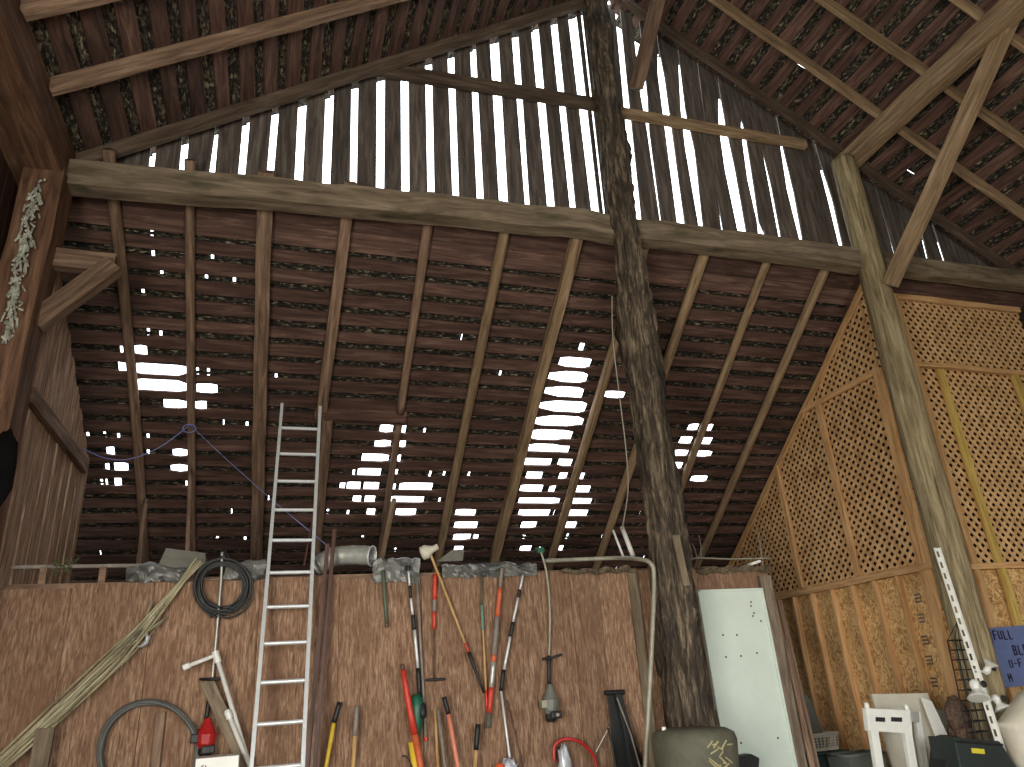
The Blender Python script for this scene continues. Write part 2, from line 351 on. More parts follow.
# ---------------------------------------------------------------- gable wall: upright boards with open gaps
GY = 6.64
slits = [  # polyline of (u, v, gap px)
 [(153.5,150,5),(151.5,167,5)],[(185.5,140,6),(182.5,171,6)],[(216.8,131,3),(212,174,5)],[(246.5,120,6),(241.4,178,6)],[(275.8,109,6),(270.3,173,6)],
 [(302.7,98,7),(298.4,184,7)],[(330,89,7),(326,188,7)],[(355,79,6),(353.4,181,6)],[(381,70,7),(380,194,7)],[(404.7,74,7),(405.4,197,7)],[(428.3,52,6),(431,189,6)],
 [(450.5,44,6),(456,203,6)],[(472.4,37,5),(480.6,205,6)],[(493.5,28,8),(503.8,207,8)],[(514,21,6),(527.7,210,4)],[(533.5,14,7),(551.6,213.6,7)],[(552.3,7,6),(573.5,214.6,5)],
 [(570.4,0,8),(596,218.7,7)],[(582,17,1.5),(604.6,218,1.5)],[(623.6,74.5,5),(638,223.6,7)],[(638.5,46,6),(644,96,6),(648,130,2),(661,225,1)],[(658,46,1),(661,75,6),(681.6,230,7)],
 [(678.7,60,1),(683,110,4),(690,150,8),(700,221.5,4)],[(699,76,1),(705,125,.5),(716.8,195,.5),(723,236,2)],[(718.8,90,1),(722,125,6),(730,170,9),(743,238,7)],[(741,118,.3),(743,132,4),(750,180,5),(758,223,2),(762,236,7)],
 [(760,140,0),(770,186,2),(781,244,2)],[(780,139,2),(790,190,6),(801.7,244,3)],[(819.5,163.6,2),(830,200,4),(842,252,3)],[(855,175,0),(860,192,2),(866,211,1),(875,250,0)],
 [(880,205,.5),(893,250,1)],[(921,234,2),(929,267,2)],[(939.5,248,1.5),(943.7,261,1.5)]]
Z0 = 6.34
lines = []
for sl in slits:
    pts = []
    for u, v, w in sl:
        p = at(u, v, 'y', GY); q = at(u + 1, v, 'y', GY); pts.append((p.z, p.x, w * 1.15 * (q.x - p.x)))
    pts.sort(); lines.append(pts)
def lerp_line(pts, z):
    if len(pts) > 1:
        for i in range(len(pts) - 1):
            if z <= pts[i+1][0] or i == len(pts) - 2:
                a, b = pts[i], pts[i+1]; t = (z - a[0]) / (b[0] - a[0]); tw = min(1, max(0, t))
                return a[1] + (b[1] - a[1]) * (t if z < b[0] + 3 else tw), max(0, a[2] + (b[2] - a[2]) * tw)
lines = [[(6.3, -2.3, 0), (6.9, -2.3, 0)]] + lines + [[(6.3, 10.15, 0), (6.5, 10.15, 0)]]
# close wide spans with extra tight joints
gb = []
for i in range(len(lines) - 1):
    A, B = lines[i], lines[i+1]
    xa = lerp_line(A, 6.6)[0]; xb = lerp_line(B, 6.6)[0]
    gb.append((A, B))
wall = None; mb_all = []
for i, (A, B) in enumerate(gb):
    b = MB(); n = 26; vs = []; off = .0 if i % 2 else .006
    for r in range(n + 1):
        t = r / n
        # top follows the roof on each edge
        zl = zr = None
        for side, Ln in ((0, A), (1, B)):
            z = 9.0
            for _ in range(12):
                x = lerp_line(Ln, z)[0]; zt = roofz(x) + .02; z = (z + zt) / 2
            z = Z0 + (max(zt, Z0 + .05) - Z0) * t
            x, w = lerp_line(Ln, z)
            x = x + w / 2 if side == 0 else x - w / 2
            vs.append((x, GY - .011 + off, z)); vs.append((x, GY + .011 + off, z))
    fs = []
    for r in range(n):
        o = r * 4; fs += [(o, o+2, o+6, o+4), (o+3, o+1, o+5, o+7), (o+1, o, o+4, o+5), (o+2, o+3, o+7, o+6)]
    fs += [(0, 1, 3, 2), (n*4, n*4+2, n*4+3, n*4+1)]
    b.add(vs, fs); mb_all.append(b)
mroot = MB(); mroot.box((-2.3, GY + .03, 6.30), (10.15, GY + .05, 6.36)); wall = struct(mroot.build('wall_gable', M_DARK))
for b in mb_all: b.build('board', M_GABLE, wall)

# ---------------------------------------------------------------- outer shell (side walls, low rear wall, rear gable with the doorway)
def shellwall(name, poly, d, mat=M_DARK):
    b = MB(); b.prism(poly, d); return struct(b.build(name, mat))
shellwall('wall_rear_low', [(-2.85, 11.95, 0), (10.2, 11.95, 0), (10.2, 11.95, lean_z(11.95)), (-2.85, 11.95, lean_z(11.95))], (0, .05, 0))
shellwall('wall_lean_to_west', [(-2.75, 6.5, 0), (-2.75, 11.95, 0), (-2.75, 11.95, lean_z(11.95)), (-2.75, 6.5, lean_z(6.5))], (-.05, 0, 0))
shellwall('wall_east', [(10.12, -5, 0), (10.12, 11.95, 0), (10.12, 11.95, lean_z(11.95)), (10.12, 6.5, 6.3), (10.12, -5, 6.3)], (.05, 0, 0))
shellwall('wall_south_left', [(-2.5, -5, 0), (-.3, -5, 0), (-.3, -5, rz_l(-.3)), (-2.5, -5, rz_l(-2.5))], (0, -.05, 0))
shellwall('wall_south_right', [(4.7, -5, 0), (10.2, -5, 0), (10.2, -5, rz_r(10.2)), (4.7, -5, rz_r(4.7))], (0, -.05, 0))
shellwall('wall_south_top', [(-.3, -5, 4.1), (4.7, -5, 4.1), (4.7, -5, rz_r(4.7)), (APX, -5, APZ), (-.3, -5, rz_l(-.3))], (0, -.05, 0))
# nave side wall: dark boards with hairline gaps
wl = MB(); y = -5.0; i = 0; rnd = random.Random(4)
while y < 6.75:
    w = .2; y1 = min(y + w, 6.75); gap = .013 if i % 2 == 0 and 4.2 < y < 6.2 else 0
    if -2.0 < y < .7: y = y1; i += 1; continue  # opening left for the added side lamp
    wl.box((-2.42 - (i % 2) * .004, y, 0), (-2.40 - (i % 2) * .004, y1 - gap, 6.3)); y = y1; i += 1
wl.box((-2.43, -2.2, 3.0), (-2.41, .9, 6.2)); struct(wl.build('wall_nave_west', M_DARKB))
# ---------------------------------------------------------------- heavy frame
ORD = ['first', 'second', 'third', 'fourth', 'fifth', 'sixth', 'seventh', 'eighth', 'ninth', 'tenth', 'eleventh', 'twelfth']
tag(member('tie_beam', (-2.0, 6.38, 6.07), (6.93, 6.38, 6.26), .2, .27, M_BEAM, rough=.014, seed=1, bowz=.09), 'long hewn tie beam under the slatted gable, between corner post and round post', 'beam', kind='thing')
tag(member('tie_beam', (7.3, 6.42, 6.30), (10.1, 6.42, 6.30), .16, .26, M_BEAM, rough=.008, seed=2), 'short tie beam over the lattice, on the far side of the round post', 'beam', kind='thing')
tag(member('gable_girt', (.1, 6.55, 8.2), (3.6, 6.55, 8.28), .08, .17, M_RAKE, seed=3), 'horizontal rail crossing the light gaps, beside the charred post on the wide gable half', 'rail', kind='thing')
tag(member('gable_girt', (3.9, 6.55, 8.22), (6.75, 6.55, 8.24), .08, .13, M_RAFTER2, seed=4), 'thinner horizontal rail crossing the gable between charred post and round post', 'rail', kind='thing')
# posts
BOWC = .0
cp = pole('ridge_post', (3.51, 6.28, 0), (3.67, 6.36, 10.2), .195, .14, M_CHAR, lump=.2, seg=48, seed=2, fine=.3, bow=BOWC)
tag(cp, 'tall charred black log post rising through the middle to the ridge', 'post', kind='thing')
rp = pole('round_post', (6.82, 6.25, 0), (7.10, 6.34, 7.85), .185, .155, M_POST, lump=.05, seg=28, seed=5, fine=.02)
tag(rp, 'smooth grey round post standing before the lattice with a brace on it', 'post', kind='thing')
tag(member('corner_post', (-2.14, 6.3, 0), (-2.14, 6.33, 6.0), .32, .34, M_POSTD, up=(0, 1, 0), rough=.012, seed=6), 'thick squared corner post at the end of the long tie beam', 'post', kind='thing')
# plates and purlins running along the nave
tag(member('wall_plate', (-2.2, -5, 6.16), (-2.2, 6.5, 6.16), .42, .4, M_POSTD, rough=.01, seed=7), 'heavy dark wall plate running overhead above the corner post', 'beam', kind='thing')
tag(member('purlin', (7.3, -5, 7.96), (7.3, 6.6, 7.96), .2, .26, M_RAFTER2, rough=.008, seed=8), 'heavy purlin running overhead on top of the round post', 'beam', kind='thing')
tag(member('diagonal_brace', at(890, 285, 'y', 6.12), (7.42, 3.95, 8.0), .12, .17, M_RAFTER2, seed=9), 'diagonal brace from the round post up to the purlin', 'brace', kind='thing')
tag(member('diagonal_brace', (4.0, 6.25, 8.35), (4.25, 5.1, 10.0), .12, .16, M_RAFTER, seed=10), 'short diagonal brace from the top of the charred post up to the ridge', 'brace', kind='thing')
tag(member('diagonal_brace', (-2.02, 6.36, 4.55), (-1.5, 6.36, 5.18), .12, .17, M_RAFTER, seed=11), 'short diagonal brace low on the corner post under a stub timber', 'brace', kind='thing')
tag(member('stub_timber', (-2.3, 6.4, 5.22), (-1.5, 6.4, 5.2), .12, .18, M_RAFTER, seed=12), 'short horizontal stub timber sticking out of the corner post', 'timber', kind='thing')
# ridge board
tag(member('ridge_board', (APX, -5, APZ - .2), (APX, 6.55, APZ - .2), .05, .2, M_RAFTER, seed=13), 'ridge board along the peak of the barn roof', 'beam', kind='thing')
# main rafters (pairs)
yl_ = [6.46, 5.5, 4.74, 3.95, 3.15]; yr_ = [6.46, 5.72, 4.97, 4.15, 3.35]
for i, (y, y2) in enumerate(zip(yl_, yr_)):
    nm = ['against the slatted gable', 'one in from the gable', 'two in from the gable', 'three in from the gable', 'four in from the gable'][i]
    d = .085
    tag(member('roof_rafter', (-2.0, y, rz_l(-2.0) - d), (APX - .04, y, rz_l(APX - .04) - d), .06, .15, M_RAFTER if i else M_RAKE, seed=20 + i), 'main roof rafter over the ladder side, ' + nm, 'rafter', 'main roof rafters', kind='thing')
    tag(member('roof_rafter', (10.25, y2, rz_r(10.25) - d), (APX + .04, y2, rz_r(APX + .04) - d), .06, .15, M_RAFTER2 if i else M_RAKE, seed=30 + i), 'main roof rafter over the lattice side, ' + nm, 'rafter', 'main roof rafters', kind='thing')

# lean-to rafters: round and sawn poles under the laths, seen below the tie beam
RAF = [(-1.7, -1.64, .055, 'crooked thin lean-to rafter beside the corner post, passing the biggest roof hole', -.06),
       (-1.0, -1.03, .05, 'thin straight lean-to rafter that the blue cord is tied to', 0),
       (-.3, -.24, .075, 'thick straight lean-to rafter behind the top of the ladder', 0),
       (1.38, 1.40, .055, 'lean-to rafter crossing the diamond-shaped cluster of holes', 0),
       (2.24, 2.25, .062, 'lean-to rafter coming down just past the diamond-shaped cluster of holes', 0),
       (3.09, 3.10, .062, 'lean-to rafter bordering the tall bright cluster of holes, on its ladder side', 0),
       (3.95, 4.0, .065, 'lean-to rafter through the tall bright cluster of holes, its top hidden by the charred post', 0),
       (4.76, 4.79, .065, 'lean-to rafter crossing behind the charred post', 0),
       (5.66, 5.74, .055, 'lean-to rafter crossing the small round cluster of holes', 0),
       (6.54, 6.58, .06, 'lean-to rafter next to the lattice wall', 0)]
def lrz(y, r): return lean_z(y) - r / math.cos(math.atan(LS)) * 1.02
for i, (xa, xb, r, lab, bow) in enumerate(RAF):
    y0, y1 = 6.32, 11.9
    xb2 = xa + (xb - xa) * (y1 - y0) / 3.9
    mat = M_RAFTER if i < 4 else M_RAFTER2
    if i == 3:
        o = pole('lean_to_rafter', (xa, y0, lrz(y0, r)), (1.39, 8.6, lrz(8.6, r)), r, r * .9, mat, lump=.03, seed=i)
        tag(o, 'upper half of a lean-to rafter ending on the patch board above the diamond holes', 'rafter', 'lean-to rafters', kind='thing')
        o = pole('lean_to_rafter', (1.40, 8.75, lrz(8.75, r)), (xb2, y1, lrz(y1, r)), r * .8, r * .8, mat, lump=.03, seed=i + 40)
        tag(o, lab, 'rafter', 'lean-to rafters', kind='thing'); continue
    sq = i in (2, 5)
    if sq: o = member('lean_to_rafter', (xa, y0, lrz(y0, .06)), (xb2, y1, lrz(y1, .06)), r * 2, .12, mat, seed=i, rough=.006)
    else: o = pole('lean_to_rafter', (xa, y0, lrz(y0, r)), (xb2, y1, lrz(y1, r)), r, r * .92, mat, bow=bow, lump=.04, seed=i)
    tag(o, lab, 'rafter', 'lean-to rafters', kind='thing')
o = member('lean_to_rafter', (.53, 6.32, lrz(6.32, .06)), (.44, 8.6, lrz(8.6, .06)), .12, .12, M_RAFTER, seed=50)
tag(o, 'upper half of a lean-to rafter ending above the ladder on the patch board', 'rafter', 'lean-to rafters', kind='thing')
o = member('lean_to_rafter', (.52, 8.72, lrz(8.72, .05)), (.53, 11.9, lrz(11.9, .05)), .13, .1, M_RAFTER, seed=51)
tag(o, 'lower half of a spliced lean-to rafter running down right beside the ladder', 'rafter', 'lean-to rafters', kind='thing')
o = member('patch_board', (.36, 8.66, lean_z(8.66) - .05), (1.48, 8.66, lean_z(8.66) - .05), .16, .05, M_BATTEN, up=(0, LS, 1), seed=52)
tag(o, 'short red-brown patch board spanning two spliced lean-to rafters', 'board', kind='thing')
o = pole('prop_stick', at(394, 500, 'y', 9.2), at(379, 570, 'y', 8.2), .03, .03, M_RAFTER2, seed=60)
tag(o, 'pale prop stick leaning under the diamond-shaped cluster of holes', 'stick', kind='thing')
o = pole('prop_stick', at(146, 500, 'y', 9.2), at(138, 570, 'y', 8.4), .025, .025, M_RAFTER, seed=61)
tag(o, 'thin prop stick rising behind the partition below the crooked rafter', 'stick', kind='thing')
o = pole('prop_stick', at(190, 470, 'y', 9.2), at(187, 565, 'y', 8.4), .022, .022, M_RAFTER, seed=62)
tag(o, 'thin upright prop stick behind the folded grey flashing', 'stick', kind='thing')

# ---------------------------------------------------------------- boarded wall beyond the corner post
x0 = -2.06
wb = MB(); y = 6.5; i = 0; rnd = random.Random(11)
def ltop(y): return 5.35 if y < 6.9 else 5.35 - (y - 6.9) * .55
while y < 9.05:
    w = rnd.uniform(.12, .19); y1 = min(y + w, 9.05); dx = (i % 2) * .012
    wb.prism([(x0 - dx, y, 0), (x0 - dx, y1 - .006, 0), (x0 - dx, y1 - .006, ltop(y1)), (x0 - dx, y, ltop(y))], (-.02, 0, 0)); y = y1; i += 1
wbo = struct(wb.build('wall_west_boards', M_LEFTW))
member('rail', (x0 + .03, 6.6, 4.02), (x0 + .03, 8.78, 4.02), .06, .14, M_RAFTER, wbo, seed=14)
# ---------------------------------------------------------------- partition of brown panels
PY = 6.78; PT = 2.505
pr = MB(); pr.box((-2.0, PY + .02, PT - .10), (4.94, PY + .09, PT - .01)); pr.box((-1.0, PY + .10, PT - .1), (4.9, PY + .14, PT + .03)); part = struct(pr.build('wall_partition', M_RAFTER))
edges = [-2.02, -1.52, -.92, -.10, .56, 1.28, 2.0, 2.72, 3.02, 3.34, 3.66, 4.0]
for i in range(len(edges) - 1):
    b = MB(); dy = (i % 2) * .004; b.box((edges[i], PY - dy, 0), (edges[i+1] - .004, PY + .018 - dy, PT - (.02 if i % 3 else 0) - (.05 if i == 0 else 0))); b.build('panel', M_PLY, part)
b = MB(); b.box((4.0, PY - .002, 0), (4.96, PY + .02, PT)); b.build('panel', M_PLY, part)
b = MB(); b.box((4.82, PY - .05, 0), (4.96, PY - .006, 2.42)); b.build('edge_board', M_EDGE, part)
member('batten', (3.38, PY - .02, 0), (3.38, PY - .02, 2.5), .1, .03, M_BEAM, part, up=(0, 1, 0))

# ---------------------------------------------------------------- lattice room on the far side
def clip(poly, a, b, c):      # keep a*x+b*y<=c
    out = []
    for i in range(len(poly)):
        p, q = poly[i], poly[(i+1) % len(poly)]; dp = a*p[0] + b*p[1] - c; dq = a*q[0] + b*q[1] - c
        if dp <= 0: out.append(p)
        if dp * dq < 0: t = dp / (dp - dq); out.append((p[0] + (q[0]-p[0])*t, p[1] + (q[1]-p[1])*t))
    return out
def lattice(poly, to3, nvec, name, parent, pitch=.088, w=.042, mat=None):
    """crossing diagonal laths clipped to a convex outline; poly counter-clockwise in (a, z)"""
    b = MB(); n = len(poly)
    for sgn in (1, -1):
        d = Vector((1, sgn)).normalized(); p = Vector((-d.y, d.x))
        ks = [Vector(q).dot(p) for q in poly]; k = min(ks) + pitch * .3
        while k < max(ks):
            c = p * k; L = 12; mid = d * (sum(Vector(q).dot(d) for q in poly) / n)
            quad = [tuple(c + mid + d*L*s + p*w/2*t) for s, t in ((-1, -1), (1, -1), (1, 1), (-1, 1))]
            for i in range(n):
                q0, q1 = poly[i], poly[(i+1) % n]; ex, ey = q1[0]-q0[0], q1[1]-q0[1]
                quad = clip(quad, ey, -ex, ey*q0[0] - ex*q0[1])
                if len(quad) < 3: break
            if len(quad) >= 3:
                off = Vector(nvec) * (.006 if sgn > 0 else -.0065)
                b.prism([Vector(to3(*q)) + off for q in quad], Vector(nvec) * .006)
            k += pitch
    return b.build(name, mat or M_LATT, parent)
SX = 7.22     # plane of the side wall
side = MB(); side.box((SX + .1, 6.9, 2.42), (SX + .14, 10.9, 2.46)); sideo = struct(side.build('wall_lattice_side', M_STUD))
t3 = lambda a, z: (SX, a, z)
yl = lambda z: 6.5 + (LP[2] - .12 - z) / LS
lattice([(6.8, 4.92), (yl(4.92), 4.92), (6.8, lean_z(6.8) - .12)], t3, (1, 0, 0), 'lattice_panel', sideo)
lattice([(6.8, 2.55), (10.9, 2.55), (10.9, yl and (lean_z(10.9) - .1)), (yl(4.9), 4.9), (6.8, 4.9)], t3, (1, 0, 0), 'lattice_panel', sideo)
member('rake_trim', (SX - .03, 6.6, lean_z(6.6) - .12), (SX - .03, 11.2, lean_z(11.2) - .12), .04, .09, M_STUD, sideo)
member('rail', (SX - .03, 6.8, 4.93), (SX - .03, yl(4.93), 4.93), .05, .07, M_STUD, sideo)
member('rail', (SX - .035, 6.6, 2.50), (SX - .035, 10.9, 2.50), .07, .09, M_STUD, sideo)
member('stud', (SX - .04, 7.0, 0), (SX - .04, 6.79, 4.95), .15, .05, M_STUD, sideo, up=(1, 0, 0))
for y, z0, z1 in ((7.95, 2.55, 4.9), (9.1, 2.55, 4.35)):
    member('stud', (SX - .04, y, z0), (SX - .04, y, z1), .09 if z0 else .14, .05, M_STUD, sideo, up=(0, 1, 0) if False else (1, 0, 0))
b = MB(); b.box((SX + .03, 6.8, 0), (SX + .045, 11.4, 2.46)); b.build('osb_sheet', M_OSB, sideo)
for y in (7.35, 7.74, 8.14, 8.53, 8.95, 9.35, 9.8, 10.3):
    member('stud', (SX - .01, y, 0), (SX - .01, y, 2.46), .045, .08, M_STUD, sideo, up=(1, 0, 0))
for k, (u, v) in enumerate(((918, 598), (921, 618), (925, 640), (929, 660), (934, 682))):
    p = at(u, v, 'x', SX + .03); b = MB()
    for dz in (-.04, 0, .04): b.box((SX + .026, p.y - .045, p.z + dz - .012), (SX + .0299, p.y + .045, p.z + dz + .008))
    b.box((SX + .026, p.y - .05, p.z - .05), (SX + .0299, p.y - .043, p.z + .05)); b.build('printed_stamp', M_EDGE, sideo)
FY = 6.86
fr = MB(); fr.box((7.3, FY + .1, 2.42), (10.1, FY + .14, 2.46)); fro = struct(fr.build('wall_lattice_front', M_STUD))
t3f = lambda a, z: (a, FY, z)
lattice([(7.25, 2.5), (10.12, 2.5), (10.12, 6.2), (7.25, 6.2)], t3f, (0, 1, 0), 'lattice_panel', fro)
member('rail', (7.5, FY - .05, 5.08), (10.1, FY - .05, 5.06), .08, .07, M_STUD, fro)
member('rail', (7.5, FY - .05, 2.48), (10.1, FY - .05, 2.46), .08, .07, M_STUD, fro)
member('rail', (7.4, FY - .05, 6.10), (10.1, FY - .05, 6.10), .05, .10, M_STUD, fro)
member('stud', (7.84, FY - .05, 0), (7.84, FY - .05, 6.15), .05, .09, M_STUD, fro, up=(1, 0, 0))
member('stud', (8.24, FY - .05, 0), (8.24, FY - .05, 5.03), .05, .10, M_STUDY, fro, up=(1, 0, 0))
member('stud', (9.55, FY - .05, 0), (9.55, FY - .05, 5.03), .05, .10, M_STUDY, fro, up=(1, 0, 0))
b = MB(); b.box((7.3, FY + .02, 0), (10.1, FY + .035, 2.45)); b.build('osb_sheet', M_OSB, fro)
# boarding behind the lattice keeps that room dim
shellwall('wall_store_rear', [(7.4, 9.0, 0), (10.1, 9.0, 0), (10.1, 9.0, lean_z(9.0) - .05), (7.4, 9.0, lean_z(9.0) - .05)], (0, .04, 0))
# ---------------------------------------------------------------- materials of the smaller things
M_ALU = plain('brushed_aluminium', hexc(214, 218, 218), .45, .35, .12, 20)
M_GALV = plain('galvanised_steel', hexc(196, 198, 190), .42, .45, .25, 12)
M_BLACK = plain('black_plastic', hexc(26, 27, 28), .55, 0, .3)
M_RUB = plain('black_rubber_hose', hexc(44, 46, 46), .5, 0, .3)
M_RED = plain('red_plastic', hexc(178, 34, 34), .35, 0, .2)
M_REDP = plain('scuffed_red_paint', hexc(206, 62, 44), .5, 0, .3)
M_ORANGE = plain('scuffed_orange_paint', hexc(210, 100, 58), .55, 0, .35)
M_PINK = plain('salmon_fibreglass', hexc(222, 134, 108), .5, 0, .15)
M_YELLOW = plain('yellow_fibreglass', hexc(216, 184, 52), .5, 0, .15)
M_GREEN = plain('dark_green_plastic', hexc(24, 92, 68), .45, 0, .2)
M_TEAL = plain('worn_teal_paint', hexc(110, 158, 138), .6, 0, .4)
M_PVC = plain('white_pvc', hexc(232, 232, 224), .4, 0, .1)
M_CONDUIT = plain('dull_grey_conduit', hexc(164, 160, 142), .55, .2, .3)
M_TAN = wood('tan_wood_handle', hexc(140, 104, 62), hexc(190, 152, 100), hexc(214, 182, 130), 'z', 10, 8, var=.1)
M_CANE = wood('dry_bamboo', hexc(88, 80, 62), hexc(152, 144, 116), hexc(196, 190, 162), 'z', 6, 2, var=.7)
M_GREYROD = plain('grey_worn_rod', hexc(138, 128, 118), .6, 0, .4)
M_OLIVE = plain('olive_green_rod', hexc(92, 104, 84), .6, .1, .4)
M_BROWNM = plain('brown_angle_strip', hexc(92, 62, 50), .5, .1, .3)
M_WHITE = plain('off_white_plastic', hexc(236, 236, 228), .45, 0, .08)
M_FRIDGE = plain('aged_white_enamel', hexc(214, 226, 214), .4, 0, .06, 3)
M_BEIGE = plain('beige_board', hexc(206, 200, 182), .6, 0, .1)
M_CASE = plain('dark_green_black_case', hexc(38, 48, 46), .5, 0, .3)
M_LABEL = plain('yellow_label', hexc(222, 208, 60), .5, 0, .05)
M_BIN = plain('grey_green_tub', hexc(94, 92, 76), .75, 0, .35, 5)
M_SCR = plain('pale_scratches', hexc(178, 168, 126), .8, 0, .2)
M_SHEET = plain('grey_plastic_sheeting', hexc(112, 112, 106), .35, 0, .45, 5, hexc(58, 58, 56))
M_FLASH = plain('dusty_grey_flashing', hexc(150, 146, 134), .6, .2, .3)
M_CORD = plain('pale_blue_cord', hexc(126, 134, 190), .6, 0, .1)
M_SIGN = plain('blue_painted_sign', hexc(108, 122, 168), .6, 0, .15)
M_INK = plain('dark_purple_lettering', hexc(34, 26, 52), .7, 0, .1)
M_SACK = plain('cream_canvas', hexc(222, 214, 194), .85, 0, .12)
M_MOSS = plain('green_moss', hexc(84, 92, 50), .9, 0, .4)
M_LIT_LICHEN = plain('lit_lichen', hexc(206, 208, 196), .9, 0, .4, 20, hexc(120, 122, 104))  # bright light-gap streak put into the lichen's pale colour
M_TEALBIN = plain('dark_teal_bin', hexc(52, 76, 74), .6, 0, .2)
M_GREYBIN = plain('grey_bin', hexc(112, 118, 112), .6, 0, .2)
M_MOTTLE = plain('mottled_brown_fur', hexc(120, 96, 80), .9, 0, .5, 30, hexc(66, 52, 46), bump=.6)
M_INSUL = plain('dusty_insulation', hexc(120, 104, 80), .95, 0, .5, 18, hexc(66, 56, 44), bump=.8)
M_COPPER = plain('rusty_rod', hexc(112, 76, 62), .6, .3, .3)
M_HOSE = plain('grey_garden_hose', hexc(92, 94, 90), .55, 0, .3)
M_ENG = plain('grey_engine_casing', hexc(120, 122, 112), .5, .2, .3)
M_BAGW = plain('crinkled_silver_bag', hexc(200, 202, 208), .35, .3, .25, 30)

def Wp(u, v, off=.05): return at(u, v, 'y', PY - off)
def bands(root, pts, segs, seg=10):
    """pts: pixel polyline on the partition as points; segs: (name, t0, t1, r, mat)"""
    P = [Vector(p) for p in pts]; L = [0]
    for a, b_ in zip(P, P[1:]): L.append(L[-1] + (b_ - a).length)
    def g(t):
        d = t * L[-1]
        for i in range(len(P) - 1):
            if d <= L[i+1] + 1e-9: return P[i].lerp(P[i+1], (d - L[i]) / (L[i+1] - L[i]))
        return P[-1]
    for name, t0, t1, r, mat in segs:
        mb = MB(); n = 4; r0, r1 = r if isinstance(r, tuple) else (r, r)
        mb.tube([g(t0 + (t1 - t0) * i / n) for i in range(n + 1)], [r0 + (r1 - r0) * i / n for i in range(n + 1)], seg)
        mb.build(name, mat, root, smooth=True)
def vert_ext(p, q, z=0.03):        # carry the line p->q on down to height z
    p, q = Vector(p), Vector(q); t = (z - p.z) / (q.z - p.z); return p + (q - p) * t

# ---------------------------------------------------------------- aluminium ladder
LB = Vector((0.1, 5.92, 0)); ldir = Vector((0, .3, 1)).normalized()
def LADP(u, v): return onplane(u, v, LB, (0, 1, -.3))
tl, tr, bl, br = LADP(281, 405), LADP(321, 408), LADP(250, 767), LADP(304, 767)
lad = thing('extension_ladder', ((bl + br) / 2 * 1.0).xy.to_3d(), 'tall aluminium ladder leaning on the brown partition', 'ladder')
def rail_of(a, b_, sgn):
    bot = a + (b_ - a) * ((0.0 - a.z) / (b_.z - a.z)); d = (a - bot).normalized(); nn = Vector((0, 1, -.3)).normalized(); w = d.cross(nn)
    mb = MB(); mid = (a + bot) / 2; h = (a - bot) / 2
    mb.obox(mid, w * .004, nn * .036, h); mb.obox(mid + w * sgn * .012 + nn * .032, w * .012, nn * .004, h); mb.obox(mid + w * sgn * .012 - nn * .032, w * .012, nn * .004, h)
    sr = mb.build('side_rail', M_ALU, lad)
    mb = MB(); mb.obox(bot + d * .04, w * .02, nn * .045, d * .04); mb.build('rubber_foot', M_BLACK, sr)
    return lambda z: bot + (a - bot) * (z / (a.z))
fl = rail_of(tl, bl, -1); fr_ = rail_of(tr, br, 1)
r0 = LADP(300, 428.5).z; RSP = (r0 - LADP(279, 767).z) / 10
for k in range(14):
    z = r0 - k * RSP
    if z < .2: break
    rod(lad, 'rung', fl(z), fr_(z), .016, M_ALU, 10)

# ---------------------------------------------------------------- canes bundled on the slant
rnd = random.Random(21)
for k in range(12):
    o1 = rnd.uniform(-1, 1); o2 = rnd.uniform(-1, 1)
    top = Wp(200 + o1 * 5, 560 + o1 * 4, .07 + .02 * rnd.random()); mid = Wp(115 + o2 * 7, 659 + o2 * 8, .10 + .05 * rnd.random()); bot = Wp(10 + o2 * 6, 756 + o2 * 6, .16 + .06 * rnd.random())
    if k % 3 == 0: top = Wp(158 + o1 * 9, 608 + o1 * 9, .09)
    d = (bot - mid).normalized(); bot = bot + d * (.1 + .15 * rnd.random())
    P = bez([top, mid, bot], 10); r = rnd.uniform(.007, .0105)
    mb = MB(); mb.tube(P, [r * (1.18 if i % 3 == 0 else 1) for i in range(len(P))], 7)
    o = mb.build('bamboo_cane', M_CANE, None, smooth=True); tag(o, 'thin dry bamboo cane in the slanting bundle against the partition', 'cane', 'bundled bamboo canes')
mb = MB(); c = Wp(141, 640, .10); rnd = random.Random(5)
for k in range(5):
    a = rnd.uniform(0, 3); pts = [c + Vector((math.cos(t + a) * .06 * rnd.uniform(.7, 1.1), math.sin(t * 1.3) * .035, math.sin(t + a) * .05)) for t in [j * .7 for j in range(9)]]
    mb.tube(bez(pts, 4), .008, 6)
tag(mb.build('twine_knot', M_BAGW, None, smooth=True), 'pale crumpled tie knotted round the bamboo bundle', 'tie')

# ---------------------------------------------------------------- coils
def coil(name, cu, cv, ru, rv, turns, r, mat, label, off=.05, spread=.02, seed=1, tail=None, z_min=None):
    c = Wp(cu, cv, off); ex = Wp(cu + ru, cv, off) - c; ez = Wp(cu, cv - rv, off) - c; rnd = random.Random(seed); mb = MB(); pts = []
    N_ = 28
    for k in range(turns):
        s = 1 + rnd.uniform(-spread, spread); dx = rnd.uniform(-spread, spread) * .5; dz = rnd.uniform(-spread, spread) * .5; dy = rnd.uniform(-.035, .02)
        for j in range(N_):
            q = 2 * math.pi * j / N_ - math.pi / 2
            pts.append(c + ex * (math.cos(q) * s + dx) + ez * (math.sin(q) * s + dz) + Vector((0, dy + .01 * math.sin(q * 3 + k), 0)))
    pts = [p if z_min is None or p.z > z_min else Vector((p.x, p.y, z_min)) for p in pts]
    mb.tube(bez(pts, 2), r, 7); return mb
mb = coil('cable_coil', 223, 587, 25, 25, 11, .008, M_RUB, '', spread=.16)
tag(mb.build('cable_coil', M_RUB, None, smooth=True), 'coil of thin black cable hanging over the partition edge', 'cable')
